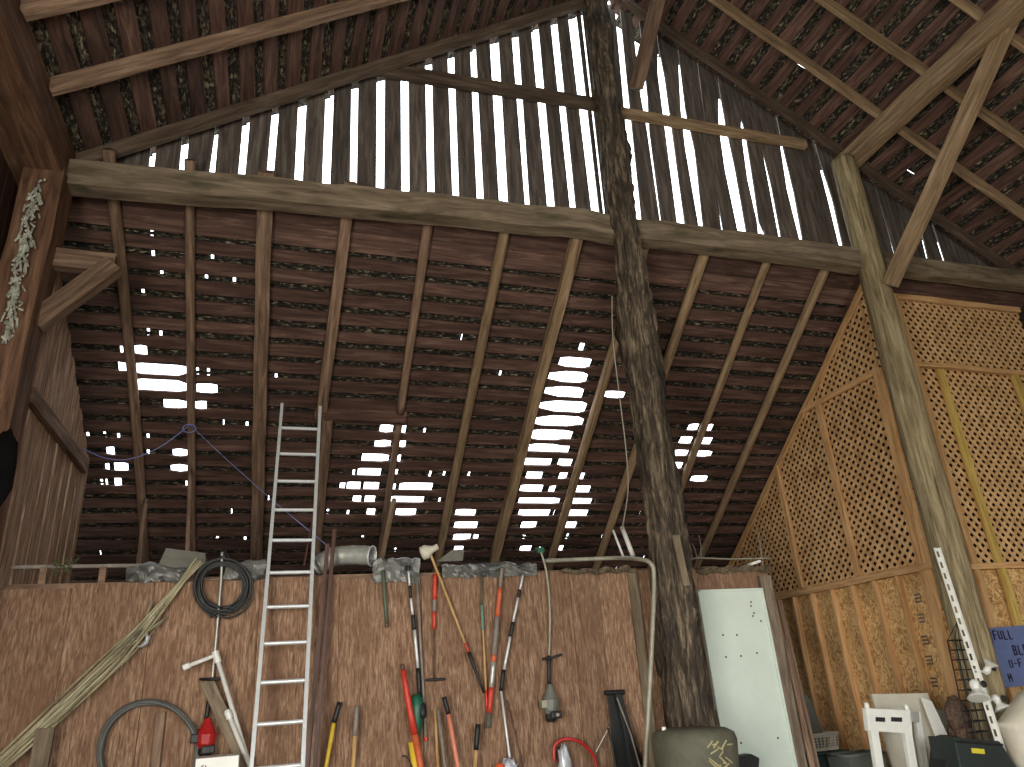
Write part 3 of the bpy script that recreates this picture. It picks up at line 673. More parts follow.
mb = MB(); mb.tube(bez([Wp(211, 617, .08), Wp(217, 612, .10), Wp(224, 610, .11), Wp(233, 612, .09)], 5), .014, 8)
tag(mb.build('hook_strap', M_RUB, None, smooth=True), 'short dark strap tying the bottom of the cable coil', 'strap')
mb = coil('hose_coil', 150, 752, 49, 51, 4, .013, M_HOSE, '', spread=.05, off=.07, seed=8)
tag(mb.build('hose_coil', M_HOSE, None, smooth=True), 'wide ring of grey garden hose against the partition beside the bamboo', 'hose')

# ---------------------------------------------------------------- string trimmers hanging from the top edge
def trimmer(label, shaft_px, r, shaft_m, handle_px, grip_px, eng_px, eng_m, eng_m2, head_px=None, es=1.0):
    t = thing('string_trimmer', Wp(*eng_px[0], .07), label, 'string trimmer')
    mb = MB(); mb.tube(bez([Wp(u, v, .06) for u, v in shaft_px], 6), r, 10); mb.build('shaft', shaft_m, t, smooth=True)
    (a, b_) = handle_px; A, B = Wp(*a, .10), Wp(*b_, .10)
    mb = MB(); mb.tube(bez([A + Vector((0, .02, 0)), (A + B) / 2 + Vector((0, -.04, 0)), B + Vector((0, -.05, .01))], 5), .011, 8); mb.build('loop_handle', M_BLACK, t, smooth=True)
    bands(t, [Wp(*grip_px[0], .06), Wp(*grip_px[1], .06)], [('grip', 0, 1, r * 1.7, M_BLACK)])
    c0, c1 = Wp(*eng_px[0], .08), Wp(*eng_px[1], .08); d = c1 - c0; L = d.length
    mb = MB(); mb.lathe(c0, d, [(0, .02), (L * .2, .045 * es), (L * .45, .075 * es), (L * .5, .085 * es), (L * .8, .08 * es), (L, .05 * es)], 16); mb.build('engine_housing', eng_m, t, smooth=False, bevel=.004)
    mb = MB(); mb.lathe(c1 - d * .12, d, [(0, .06 * es), (L * .2, .062 * es), (L * .3, .045 * es)], 12); mb.build('starter_cover', M_BLACK, t)
    mb = MB(); mb.box(tuple(c0 + d * .6 + Vector((-.12 * es, -.06, -.035))), tuple(c0 + d * .6 + Vector((-.055 * es, .02, .03)))); mb.build('carburettor_cover', eng_m2, t, bevel=.008)
    mb = MB(); cc = c0 + d * .85 + Vector((.03, -.05, -.03)); mb.box(tuple(cc - Vector((.055, .03, .03))), tuple(cc + Vector((.045, .03, .03)))); ft = mb.build('fuel_tank', M_BLACK, t, bevel=.01)
    mb = MB(); mb.lathe(cc + Vector((.0, -.03, 0)), (0, -1, 0), [(0, .016), (.012, .014)], 10); mb.build('tank_cap', eng_m2, ft)
    return t
redt = trimmer('red string trimmer hanging head-up below the black cable coil', [(222, 552), (221, 580), (216, 640), (210, 700)], .010, M_GALV, ((200, 679), (221, 680)), ((209, 700), (206, 720)), ((208, 718), (205, 750)), M_RED, M_BLACK, es=.9)
mb = MB(); mb.lathe(Wp(223, 562, .03), (0, 0, 1), [(0, .03), (.03, .05), (.07, .03), (.09, .018), (.12, .01)], 12)
mb.build('trimmer_head', M_BLACK, redt, smooth=True)
trimmer('grey string trimmer hanging alone beside the bent conduit', [(541, 552), (546, 570), (549, 595), (550, 625), (549, 655)], .010, M_CONDUIT, ((543, 659), (560, 656)), ((549, 656), (549, 686)), ((550, 684), (551, 716)), M_ENG, M_CONDUIT, es=.85)
b = MB(); c = Wp(540, 553, .0); b.box(tuple(c - Vector((.035, .04, .01))), tuple(c + Vector((.035, .03, .05)))); tag(b.build('green_guard', M_GREEN, None, bevel=.01), 'small green guard on top of the partition where the grey trimmer hangs', 'guard')

# ---------------------------------------------------------------- white pipes
t = thing('pvc_pipe', Wp(250, 765, .12), 'white plastic pipe with an elbow bent back, behind the ladder foot', 'pipe')
A, Bp = Wp(216, 655, .15), Wp(250, 767, .15); mb = MB(); mb.tube([A, vert_ext(A, Bp)], .017, 12); mb.build('long_pipe', M_PVC, t, smooth=True)
mb = MB(); mb.tube([A, Wp(188, 666, .17)], .016, 12); mb.build('branch_pipe', M_PVC, t, smooth=True)
mb = MB(); mb.tube([Wp(190, 665, .17), Wp(183, 668, .17)], .024, 12); mb.build('end_cap', M_PVC, t)
mb = MB(); mb.lathe(A + (A - Bp).normalized() * .03, (Bp - A), [(0, .026), (.09, .027)], 14); mb.build('elbow', M_PVC, t)
t = thing('pvc_pipe', Wp(248, 767, .2), 'shorter white plastic pipe with a round cap, beside the elbowed pipe', 'pipe')
A, Bp = Wp(229, 716, .2), Wp(250, 767, .2); mb = MB(); mb.tube([A, vert_ext(A, Bp)], .017, 12); mb.build('pipe_run', M_PVC, t, smooth=True)
mb = MB(); mb.lathe(A + (A - Bp).normalized() * .05, (Bp - A), [(0, .014), (.015, .026), (.07, .026)], 14); mb.build('end_cap', M_PVC, t)
o = member('grey_plank', Wp(206, 680, .10), vert_ext(Wp(206, 680, .10), Wp(240, 752, .12)), .10, .02, M_BEAM, up=(0, 1, 0), seed=77); tag(o, 'grey plank leaning behind the white pipes', 'plank')
o = member('short_board', (Wp(161, 712, .03)), (Wp(161, 712, .03).x, PY - .03, 0), .07, .04, M_RAFTER, up=(0, 1, 0), seed=78); tag(o, 'brown upright board standing inside the grey hose ring', 'board')
o = member('short_board', (Wp(46, 728, .2)), (Wp(46, 728, .2).x - .02, PY - .2, 0), .12, .04, M_BEAM, up=(0, 1, 0), seed=79); tag(o, 'short upright board standing under the bamboo bundle', 'board')
# white carton at the foot
t = thing('plastic_carton', (at(217, 760, 'y', 6.35).x, 6.35, 0), 'white carton with a small recycling mark, below the red trimmer', 'box')
zt = at(217, 757, 'y', 6.25).z; xa, xb = at(196, 757, 'y', 6.25).x, at(239, 757, 'y', 6.25).x
b = MB(); b.box((xa, 6.25, 0), (xb, 6.55, zt)); b.build('carton_body', M_WHITE, t, bevel=.004)
mk = MB(); mc = Vector((xa + .055, 6.249, zt - .07))
for k in range(3):
    q = math.radians(90 + 120 * k); q2 = math.radians(90 + 120 * (k + 1) - 30); p1 = mc + Vector((math.cos(q), 0, math.sin(q))) * .026; p2 = mc + Vector((math.cos(q2), 0, math.sin(q2))) * .026
    mk.tube([p1, p2], .004, 5)
mk.build('recycling_mark', M_INK, t)

# ---------------------------------------------------------------- things lying along the top of the partition
def sheet(name, uvs, label, mat, seed, depth=.3, drop=.02, amp=.035, cat='sheet'):
    """crumpled sheet draped over the edge; uvs: (u, v_top) along the edge"""
    rows = 12; P = [at(u, v, 'y', PY + .02) for u, v in uvs]; P = bez(P, 12); n = len(P); vs = []
    def rn(x, t): q = Vector((x * 5, t * 2.2, seed)); return (abs(noise.noise(q)) * 2.2 + abs(noise.noise(q * 2.1)) * .6 - .6) * amp
    for j in range(rows):
        tt = j / (rows - 1)
        for i, p in enumerate(P):
            nn = rn(p.x, tt); top = max(p.z, PT + .02)
            if tt < .4: q = Vector((p.x, PY + .24 - .25 * (tt / .4), top + nn - .03 * (1 - tt / .4)))
            else:
                r_ = (tt - .4) / .6; q = Vector((p.x + nn * .4, PY - .03 - abs(nn) * .9, top + nn * (1 - r_) - r_ * (top - PT + drop + rn(p.x * 1.7, 9) * .8)))
            vs.append(q)
    fs = [(j*n + i, j*n + i + 1, (j+1)*n + i + 1, (j+1)*n + i) for j in range(rows - 1) for i in range(n - 1)]
    mb = MB(); mb.add(vs, fs); o = mb.build(name, mat, None, smooth=False); s = o.modifiers.new('s', 'SOLIDIFY'); s.thickness = .003; s.offset = 1
    return tag(o, label, cat)
sheet('plastic_sheet', [(128, 566), (150, 563), (172, 566), (190, 566)], 'crumpled grey plastic sheet draped over the partition beside the bamboo tips', M_SHEET, 1)
sheet('plastic_sheet', [(226, 560), (245, 561), (266, 558)], 'crumpled dark plastic sheet on the partition between cable coil and ladder', M_SHEET, 2)
sheet('plastic_sheet', [(372, 562), (392, 557), (412, 557), (418, 560)], 'bluish crumpled sheet on the partition edge beside the silver duct', M_SHEET, 3, drop=.07)
sheet('plastic_sheet', [(440, 564), (470, 563), (500, 564), (535, 563)], 'long torn plastic strip draped along the partition above the long tools', M_SHEET, 4, drop=.04)
sheet('insulation_strip', [(560, 570), (590, 570), (615, 571), (634, 570)], 'dusty brown insulation strip on the partition under the conduit', M_INSUL, 5, drop=.03, cat='insulation')
sheet('insulation_strip', [(694, 568), (715, 566), (740, 567), (768, 566)], 'dusty insulation on the partition top above the white door', M_INSUL, 6, drop=.05, cat='insulation')
b = MB(); p = [at(158, 566, 'y', PY + .05), at(206, 570, 'y', PY + .05), at(205, 553, 'y', PY + .2), at(166, 548, 'y', PY + .2)]
b.prism(p, (0, .006, -.004)); b.prism([p[3], p[2], p[2] + Vector((.02, .09, -.06)), p[3] + Vector((.02, .09, -.06))], (0, .004, -.006))
tag(b.build('metal_flashing', M_FLASH), 'bent grey metal flashing resting on the partition behind the bamboo tips', 'flashing')
b = MB(); p = [at(437, 561, 'y', PY + .08), at(463, 560, 'y', PY + .08), at(464, 549, 'y', PY + .2), at(452, 550, 'y', PY + .2)]; b.prism(p, (0, .01, -.006))
tag(b.build('metal_flashing', M_FLASH), 'small pale folded flashing on the partition behind the knobbed cane', 'flashing')
# silver duct elbow
ra = .085; P = bez([at(372, 556, 'y', PY + .02), at(352, 555, 'y', PY + .12), at(333, 557, 'y', PY + .18), at(316, 566, 'y', PY + .16)], 8)
t = thing('stove_pipe', at(345, 565, 'y', PY + .12), 'silver bent duct pipe lying on the partition beside the ladder', 'duct')
mb = MB(); n = len(P); vs = []
mb.tube(P, [ra * (1.03 if i % 4 == 0 else 1) for i in range(n)], 22, cap=False); o = dw = mb.build('duct_wall', M_GALV, t, smooth=True); s = o.modifiers.new('s', 'SOLIDIFY'); s.thickness = .004
mb = MB(); d = (P[0] - P[1]).normalized(); ring = [P[0] + d * .0 + (Matrix.Rotation(q * math.pi / 12, 3, d) @ d.orthogonal().normalized()) * (ra * 1.02) for q in range(25)]; mb.tube(ring, .008, 6); mb.build('rolled_rim', M_ALU, dw, smooth=True)
# conduit bent over
mb = MB(); mb.tube(bez([at(544, 561, 'y', PY + .03), at(590, 559, 'y', PY + .03), at(620, 558, 'y', 6.6), at(638, 559, 'y', 6.15), at(650, 563, 'y', 6.0), at(654, 578, 'y', 5.99), at(652, 640, 'y', 5.99), at(647, 735, 'y', 5.99), vert_ext(at(652, 640, 'y', 5.99), at(647, 735, 'y', 5.99))], 8), .02, 12)
tag(mb.build('conduit_pipe', M_CONDUIT, None, smooth=True), 'grey conduit running along the partition top and bending down beside the charred post', 'pipe')
for i, (a, b_, r, lab) in enumerate([((613, 530), (623, 556), .012, 'thin white tube standing above the conduit'), ((622, 527), (633, 556), .024, 'fat white tube standing above the conduit beside the charred post')]):
    mb = MB(); mb.tube([at(*a, 'y', PY + .14), at(*b_, 'y', PY + .06)], r, 12); tag(mb.build('white_tube', M_PVC, None, smooth=True), lab, 'tube')
# rail above the partition top near the corner post, moss and twigs
tag(member('thin_rail', (-2.0, PY + .1, 2.64), (-.75, PY + .1, 2.64), .03, .03, M_GREYROD, seed=90), 'thin grey rail raised along the partition top beside the corner post', 'rail')
for j, (u, l) in enumerate([(44, 'small wooden block under the thin rail, beside the moss'), (103, 'small wooden block under the thin rail, towards the plastic sheet')]):
    c = at(u, 571, 'y', PY + .1); b = MB(); b.box((c.x - .02, PY + .06, PT - .01), (c.x + .03, PY + .13, 2.63)); tag(b.build('spacer_block', M_RAFTER), l, 'block')
mb = MB(); rnd = random.Random(3); c = at(62, 567, 'y', PY + .06)
for k in range(60):
    p = c + Vector((rnd.gauss(0, .05), rnd.uniform(-.03, .05), rnd.uniform(-.05, .06))); mb.tube([p, p + Vector((rnd.uniform(-.04, .04), rnd.uniform(-.02, .02), rnd.uniform(-.02, .03)))], .004, 4)
tag(mb.build('moss_clump', M_MOSS), 'small green moss clump on the partition beside the corner post', 'moss', kind='stuff')
for i, (a, b_, lab) in enumerate([((678, 521), (691, 560), 'longest thin twig standing beside the charred post above the partition'), ((687, 537), (692, 558), 'short pale twig between two others beside the charred post'), ((692, 543), (697, 558), 'short stubby twig beside the charred post, second from the lattice side'), ((699, 535), (701, 557), 'upright twig beside the charred post, standing apart from the cluster'), ((757, 530), (763, 566), 'lone thin twig standing over the corner of the white door')]):
    mb = MB(); A, B = at(*a, 'y', PY + .03), at(*b_, 'y', PY + .03); mb.tube([A, A.lerp(B, .5) + Vector((.01, 0, 0)), B], [.004, .006, .007], 6); tag(mb.build('twig', M_GREYROD), lab, 'twig')
mb = MB(); mb.tube(bez([at(686, 560, 'y', PY - .0), at(700, 558, 'y', PY + .02), at(730, 559, 'y', PY + .04), at(772, 558, 'y', PY + .04)], 5), .008, 6); tag(mb.build('grey_cable', M_CONDUIT, None, smooth=True), 'thin grey cable along the partition top over the white door', 'cable')
b = MB(); c = at(754, 563, 'y', PY - .02); b.obox(c, (.06, 0, .015), (0, .04, 0), (-.003, 0, .012)); tag(b.build('white_scrap', M_WHITE), 'small white scrap on the partition above the white door', 'scrap')
o = member('wood_scrap', at(676, 535, 'y', 6.05), at(687, 586, 'y', 6.05), .07, .03, M_BEAM, up=(0, 1, 0), seed=93); tag(o, 'narrow grey board nailed to the charred post at partition height', 'board')

# ---------------------------------------------------------------- long-handled tools on the partition
def tool(name, label, cat, pts, segs, off=.05, extend=False, seg=10):
    P = [Wp(u, v, off) for u, v in pts]
    if extend: P.append(vert_ext(P[-2], P[-1]))
    t = thing(name, P[-1], label, cat); bands(t, P, segs, seg); return t, P
def frac(pts, off, vs, extend):    # fractions along the polyline of the given image heights
    P = [Wp(u, v, off) for u, v in pts]
    if extend: P.append(vert_ext(P[-2], P[-1]))
    L = [0]
    for a, b_ in zip(P, P[1:]): L.append(L[-1] + (b_ - a).length)
    out = []
    for v in vs:
        if v is None: out.append(1.0); continue
        for i in range(len(pts) - 1):
            if pts[i][1] <= v <= pts[i+1][1]: out.append((L[i] + (L[i+1] - L[i]) * (v - pts[i][1]) / (pts[i+1][1] - pts[i][1])) / L[-1]); break
        else: out.append(0 if v < pts[0][1] else 1)
    return out
def T(name, label, cat, pts, spec, off=.05, extend=False, seg=10):
    """spec: (part, v0, v1 or None for the ground, radius, material)"""
    fr = [(n_, *frac(pts, off, (v0, v1), extend), r, m_) for n_, v0, v1, r, m_ in spec]
    return tool(name, label, cat, pts, fr, off, extend, seg)
T('rake_handle', 'yellow tool handle with a black grip beside the ladder', 'tool', [(340, 702), (334, 722), (326, 767)], [('grip', 702, 723, .021, M_BLACK), ('handle', 723, None, .016, M_YELLOW)], .12, True)
T('shovel_handle', 'tan wooden tool handle with a grey sleeve, next to the yellow handle', 'tool', [(357, 706), (355, 736), (353, 767)], [('sleeve', 706, 736, .020, M_GREYROD), ('handle', 736, None, .016, M_TAN)], .12, True)
T('green_rod', 'short olive metal rod hanging under the bluish sheet', 'rod', [(383, 570), (385, 600), (387, 627)], [('rod_body', 570, 623, .016, M_OLIVE), ('rod_tip', 623, 627, .020, M_BROWNM)])
t, P = T('pole_saw', 'telescopic silver and black pole tool with a green motor body', 'pole saw', [(408, 566), (411, 600), (414, 625), (418, 668), (420, 700), (418, 740)],
  [('hook_end', 566, 571, .02, M_BLACK), ('pole_section', 571, 586, .011, M_ALU), ('clamp_sleeve', 586, 598, .014, M_BLACK), ('pole_section', 598, 615, .012, M_ALU), ('clamp_sleeve', 615, 630, .018, M_BLACK), ('pole_section', 630, 668, .014, M_ALU), ('clamp_sleeve', 668, 696, .019, M_BLACK), ('motor_neck', 696, 712, .024, M_BLACK)], .07)
mb = MB(); mb.lathe(Wp(417, 694, .09), Wp(417, 736, .09) - Wp(417, 694, .09), [(0, .02), (.04, .052), (.14, .056), (.24, .045), (.33, .022), (.36, .012)], 14); mb.build('motor_body', M_GREEN, t, smooth=True)
mb = MB(); mb.lathe(Wp(422, 703, .10), Vector((0, -.3, -1)), [(0, .02), (.02, .034), (.09, .034), (.12, .02)], 12); mb.build('battery_pack', M_BLACK, t, smooth=True)
T('grey_stake', 'slim grey pipe with a red tip hanging beside the green motor tool', 'pipe', [(417, 580), (421, 650), (426, 741)], [('pipe_wall', 580, 737, .013, M_GREYROD), ('red_tip', 737, 741, .014, M_REDP)], .04)
t, P = T('soil_probe', 'rod with a red upper sleeve ending in a black crossbar', 'tool', [(435, 574), (434, 630), (434, 680)], [('painted_sleeve', 574, 600, .021, M_REDP), ('worn_sleeve', 600, 612, .020, M_GREYROD), ('painted_sleeve', 612, 629, .018, M_REDP), ('thin_rod', 629, 680, .005, M_BROWNM)], .04)
rod(t, 'crossbar', Wp(426, 680, .05), Wp(445, 679, .05), .011, M_BLACK)
t, P = T('walking_cane', 'slanting tan stick with a black lower half and a pale knob on top', 'stick', [(430, 553), (450, 604), (467, 648), (484, 693)], [('upper_stick', 553, 643, (.012, .010), M_TAN), ('red_collar', 643, 652, .012, M_REDP), ('black_shaft', 652, 693, (.018, .010), M_BLACK)], .09)
mb = MB(); c = Wp(424, 552, .08); mb.lathe(c + Vector((-.03, 0, -.02)), (.9, -.3, .35), [(0, .03), (.01, .062), (.06, .066), (.09, .045), (.12, .03), (.17, .028)], 14); mb.build('knob_head', M_BEIGE, t, smooth=True)
T('painted_stick', 'long thin stick with a worn teal middle, hanging before the orange bar', 'stick', [(481, 572), (482, 610), (484, 650), (487, 710)], [('grey_top', 572, 605, .009, M_OLIVE), ('teal_middle', 605, 630, .013, M_TEAL), ('tan_lower', 630, 690, .010, M_TAN), ('red_end', 690, 710, .010, M_REDP)], .05)
T('marking_pole', 'orange and grey banded pole with a dark foot', 'pole', [(502, 568), (499, 600), (494, 655), (488, 728)], [('grey_top', 568, 588, .017, M_GREYROD), ('orange_band', 588, 617, .022, M_ORANGE), ('grey_band', 617, 655, .026, M_GREYROD), ('orange_band', 655, 662, .024, M_ORANGE), ('silver_band', 662, 688, .022, M_GALV), ('orange_band', 688, 713, .023, M_REDP), ('dark_foot', 713, 728, .025, M_BIN)], .07)
T('telescopic_pole', 'slanting silver telescopic pole with black joints ending at the plastic bag', 'pole', [(523, 575), (513, 622), (503, 675), (501, 692), (511, 767)],
  [('thin_section', 575, 590, .010, M_ALU), ('joint', 590, 598, .016, M_BLACK), ('pole_section', 598, 622, .012, M_ALU), ('joint', 622, 637, .018, M_BLACK), ('pole_section', 637, 670, .013, M_ALU), ('joint', 670, 691, .018, M_BLACK), ('lower_section', 691, None, .011, M_ALU)], .08, True)
T('dark_rod', 'very thin dark rod slanting down beside the telescopic pole', 'rod', [(507, 700), (523, 767)], [('rod_body', 700, None, .005, M_BROWNM)], .04, True)
t, P = T('shovel_handle', 'red tapered tool handle turning orange, leaning below the pole saw', 'tool', [(402, 664), (408, 700), (421, 767)], [('dark_end', 664, 670, .018, M_BROWNM), ('handle', 670, 735, (.024, .030), M_REDP), ('lower_handle', 735, None, (.028, .02), M_ORANGE)], .14, True)
T('yellow_stick', 'yellow handle showing just behind the red tapered handle', 'tool', [(411, 742), (415, 767)], [('handle', 742, None, .026, M_YELLOW)], .11, True)
T('thin_stake', 'pale upright stick paired with a greyer one, standing before the crossbar', 'stick', [(435, 708), (438, 767)], [('stick_body', 708, None, .012, M_TAN)], .10, True)
T('thin_stake', 'greyer stick of the pair standing before the crossbar', 'stick', [(438, 710), (445, 767)], [('stick_body', 710, None, .015, M_GREYROD)], .13, True)
T('hoe_handle', 'salmon pink tool handle with a black grip', 'tool', [(444, 697), (448, 712), (458, 767)], [('grip', 697, 714, .021, M_BLACK), ('handle', 714, None, .018, M_PINK)], .15, True)
T('broom_handle', 'pale wooden tool handle with a dark grip under the teal stick', 'tool', [(478, 724), (476, 749), (475, 767)], [('grip', 724, 750, .023, M_BLACK), ('handle', 750, None, .015, M_TAN)], .15, True)
mb = MB(); mb.tube(bez([Wp(402, 756, .13), Wp(407, 757, .13), Wp(412, 767, .13)], 5), .006, 6); mb.tube([Wp(412, 767, .13), vert_ext(Wp(407, 757, .13), Wp(412, 767, .13))], .006, 6)
tag(mb.build('wire_hook', M_BLACK, None, smooth=True), 'thin black wire hook beside the yellow handle foot', 'wire')
# two brown strips beside the ladder
for i, (a, b_, lab) in enumerate([((334, 530), (314, 767), 'taller brown angle strip leaning beside the ladder'), ((327, 545), (307, 767), 'shorter brown angle strip leaning beside the ladder')]):
    A = Wp(*a, -.06 if i == 0 else -.0); Bq = Wp(*b_, .22); q = vert_ext(A, Bq); d = (q - A).normalized(); w = d.cross(Vector((0, 1, 0))).normalized(); mb = MB(); mid = (A + q) / 2; h = (q - A) / 2
    mid = mid + Vector((0, -.06, 0)); mb.obox(mid, w * .016, Vector((0, .002, 0)), h); mb.obox(mid + w * .015 + Vector((0, -.012, 0)), w * .002, Vector((0, .014, 0)), h); tag(mb.build('angle_strip', M_BROWNM), lab, 'strip')
for i, (a, b_, lab) in enumerate([((316, 500), (304, 566), 'thin rusty rod hanging behind the ladder rungs, slanting to a foot'), ((315, 498), (313, 566), 'thin rusty rod hanging plumb behind the ladder rungs')]):
    mb = MB(); mb.tube([at(*a, 'y', PY + .35), at(*b_, 'y', PY + .12)], .009, 6); tag(mb.build('hanging_rod', M_COPPER), lab, 'rod')

# ---------------------------------------------------------------- red cord, bag, folded frame
mb = MB(); mb.tube(bez([vert_ext(Wp(554, 757, .1), Wp(556, 767, .1), .9), Wp(554, 757, .1), Wp(555, 745, .1), Wp(565, 739, .12), Wp(580, 742, .13), Wp(593, 755, .12), Wp(598, 775, .12)], 8), .014, 8)
tag(mb.build('red_cable_loop', M_RED, None, smooth=True), 'thick red cable loop below the grey trimmer', 'cable')
def lump(name, c, rx, ry, rz, mat, label, cat, amp=.25, f=6, seed=0, n=22, kind=None):
    mb = MB(); vs = []; m_ = n // 2
    for i in range(m_ + 1):
        th = math.pi * i / m_
        for k in range(n):
            q = 2 * math.pi * k / n; d = Vector((math.sin(th) * math.cos(q), math.sin(th) * math.sin(q), math.cos(th)))
            s = 1 + amp * noise.noise(d * f * .35 + Vector((seed, 0, 0))) + amp * .4 * noise.noise(d * f + Vector((seed, 5, 0)))
            vs.append(Vector(c) + Vector((d.x * rx, d.y * ry, d.z * rz)) * s)
    fs = [(i*n + k, (i+1)*n + k, (i+1)*n + (k+1) % n, i*n + (k+1) % n) for i in range(m_) for k in range(n)]
    mb.add(vs, fs); return tag(mb.build(name, mat, None, smooth=True), label, cat, kind=kind)
c = Wp(564, 765, .1); lump('silver_bag', c + Vector((0, -.02, -.05)), .06, .04, .2, M_BAGW, 'crinkled silver bag hanging inside the red cable loop', 'bag', .5, 9, 2)
c = Wp(506, 767, .14); lump('plastic_bag', c + Vector((.03, 0, -.03)), .07, .05, .09, M_BAGW, 'white crumpled plastic bag at the foot of the telescopic pole', 'bag', .5, 9, 4)
c = Wp(499, 767, .14); lump('orange_cap', c + Vector((0, -.03, -.02)), .045, .04, .05, plain('bright_orange_plastic', hexc(226, 96, 48), .5), 'bright orange cap beside the white plastic bag', 'cap', .2, 6, 5)
t = thing('folded_frame', Wp(625, 767, .15), 'black folded frame leaning between the red cable and the grey tub', 'frame')
def quad(name, pxs, d, mat, off, dep=.02):
    P = [Wp(u, v, off + o_) for u, v, o_ in pxs]; mb = MB(); mb.prism(P, (0, dep, 0)); return mb.build(name, mat, t, bevel=.004)
def dn(a, b_, off, v): u = a[0] + (b_[0] - a[0]) * (v - a[1]) / (b_[1] - a[1]); return (u, v, off)
quad('side_plate', [(608, 694, 0), (614, 694, 0), (640, 830, .1), (622, 830, .1)], 0, M_BLACK, .1)
quad('side_plate', [(616, 694, 0), (622, 694, 0), (660, 830, .1), (645, 830, .1)], 0, M_BLACK, .14)
quad('web_plate', [(612, 700, 0), (618, 700, 0), (650, 830, .1), (632, 830, .1)], 0, M_CASE, .09)
mb = MB(); mb.tube([Wp(605, 693, .12), Wp(624, 692, .12)], .022, 10); mb.build('top_roller', M_BLACK, t)
mb = MB(); mb.tube([Wp(617, 698, .17), Wp(631, 735, .19), Wp(640, 767, .22)], .008, 8); mb.build('grey_bar', M_GREYROD, t)
mb = MB(); mb.tube(bez([Wp(608, 728, .16), Wp(612, 745, .2), Wp(617, 775, .2)], 4), .010, 8); mb.build('strap', M_BLACK, t)
mb = MB(); mb.tube([Wp(609, 727, .1), Wp(596, 752, .08)], .003, 5); tag(mb.build('white_string', M_PVC), 'thin white string from the black frame to the red cable', 'string')
# tub before the charred post
t = thing('worn_tub', (3.15, 5.62, 0), 'worn grey-green round tub with pale scratches before the charred post', 'tub')
zt = at(672, 731, 'y', 5.5).z
mb = MB(); mb.lathe((3.13, 5.62, 0), (0.03, 0, 1), [(0, .25), (zt * .3, .27), (zt * .7, .31), (zt - .08, .325), (zt - .03, .31), (zt, .25)], 36); mb.build('tub_wall', M_BIN, t, smooth=True)
mb = MB(); rnd = random.Random(9)
for k in range(16):
    u0 = rnd.uniform(-.08, .12); z0 = zt - rnd.uniform(.1, .3); L = rnd.uniform(.03, .09); a = rnd.uniform(-.9, .9)
    pts = []
    for s_ in (0, .5, 1):
        x = u0 + L * s_ * math.cos(a); z = z0 + L * s_ * math.sin(a); z = max(z, zt * .7); rr = .331 if z < zt - .08 else .328; pts.append(Vector((3.13 + .03 * z + x, 5.62 - math.sqrt(max(.0, rr * rr - x * x)), z)))
    mb.tube(pts, .006, 5)
mb.build('scratches', M_SCR, t)
c = at(664, 730, 'y', 5.62); b = MB(); b.lathe((c.x, 5.62, zt - .005), (0, 0, 1), [(0, .018), (.03, .016)], 10); b.build('top_knob', M_PVC, t)
# dark shape before the white door
b = MB(); b.prism([at(u, v, 'y', 6.0) for u, v in ((722, 767), (734, 757), (752, 754), (760, 758), (757, 800), (730, 800))], (0, .12, 0)); b.box(tuple(at(744, 790, 'y', 6.06) * 1.0 + Vector((-.05, -.03, -.9))), tuple(at(744, 790, 'y', 6.06) + Vector((.05, .03, 0)))); tag(b.build('dark_bracket', M_BLACK, None, bevel=.01), 'dark angular bracket at the foot of the white door', 'bracket')

# ---------------------------------------------------------------- white enamel door
DY = PY - .06
tl, tr, br, bl = at(697, 590, 'y', DY), at(762, 588, 'y', DY), at(797, 767, 'y', DY), at(715, 767, 'y', DY)
bl2 = tl + (bl - tl) * ((.02 - tl.z) / (bl.z - tl.z)); br2 = tr + (br - tr) * ((.02 - tr.z) / (br.z - tr.z)); br2.x = max(br2.x, tr.x - .02); bl2.x = br2.x - (tr - tl).length
t = thing('enamel_door', ((bl2 + br2) / 2), 'old white enamelled door panel standing against the partition behind the charred post', 'door panel')
b = MB(); b.prism([tl, tr, br2, bl2], (0, .04, 0)); b.build('door_face', M_FRIDGE, t, bevel=.004)
b = MB(); e = .025
for a_, c_ in ((tl, tr), (tr, br2), (br2, bl2), (bl2, tl)):
    d = (c_ - a_).normalized(); w = d.cross(Vector((0, 1, 0))) * e / 2; inn = (tl + br2) / 2 - (a_ + c_) / 2; w = w if w.dot(inn) > 0 else -w
    b.obox((a_ + c_) / 2 + w + Vector((0, -.008, 0)), w, Vector((0, .008, 0)), (c_ - a_) / 2)
b.build('raised_rim', M_FRIDGE, t, bevel=.003)
b = MB()
for u, v in ((723, 635), (737, 635), (726, 657), (741, 656), (757, 653), (751, 602), (751, 606), (754, 613), (753, 616), (761, 621), (741, 743), (778, 738)):
    p = at(u, v, 'y', DY); b.lathe(p, (0, -1, 0), [(0, .011), (.002, .009)], 8)
b.build('rust_spot', M_BROWNM, t)

# ---------------------------------------------------------------- boards leaning by the partition end
for i, (a, b_, y0, lab, mt) in enumerate([((779, 600), (817, 767), 6.98, 'dark brown board leaning at the open end of the partition', M_RAFTER), ((785, 640), (812, 767), 6.9, 'shorter dark board behind the leaning brown board', M_RAFTER)]):
    A = at(*a, 'y', y0); B = at(*b_, 'y', y0 - .15); o = member('leaning_board', A, vert_ext(A, B), .055, .03, mt, up=(0, 1, 0), seed=100 + i); tag(o, lab, 'board')
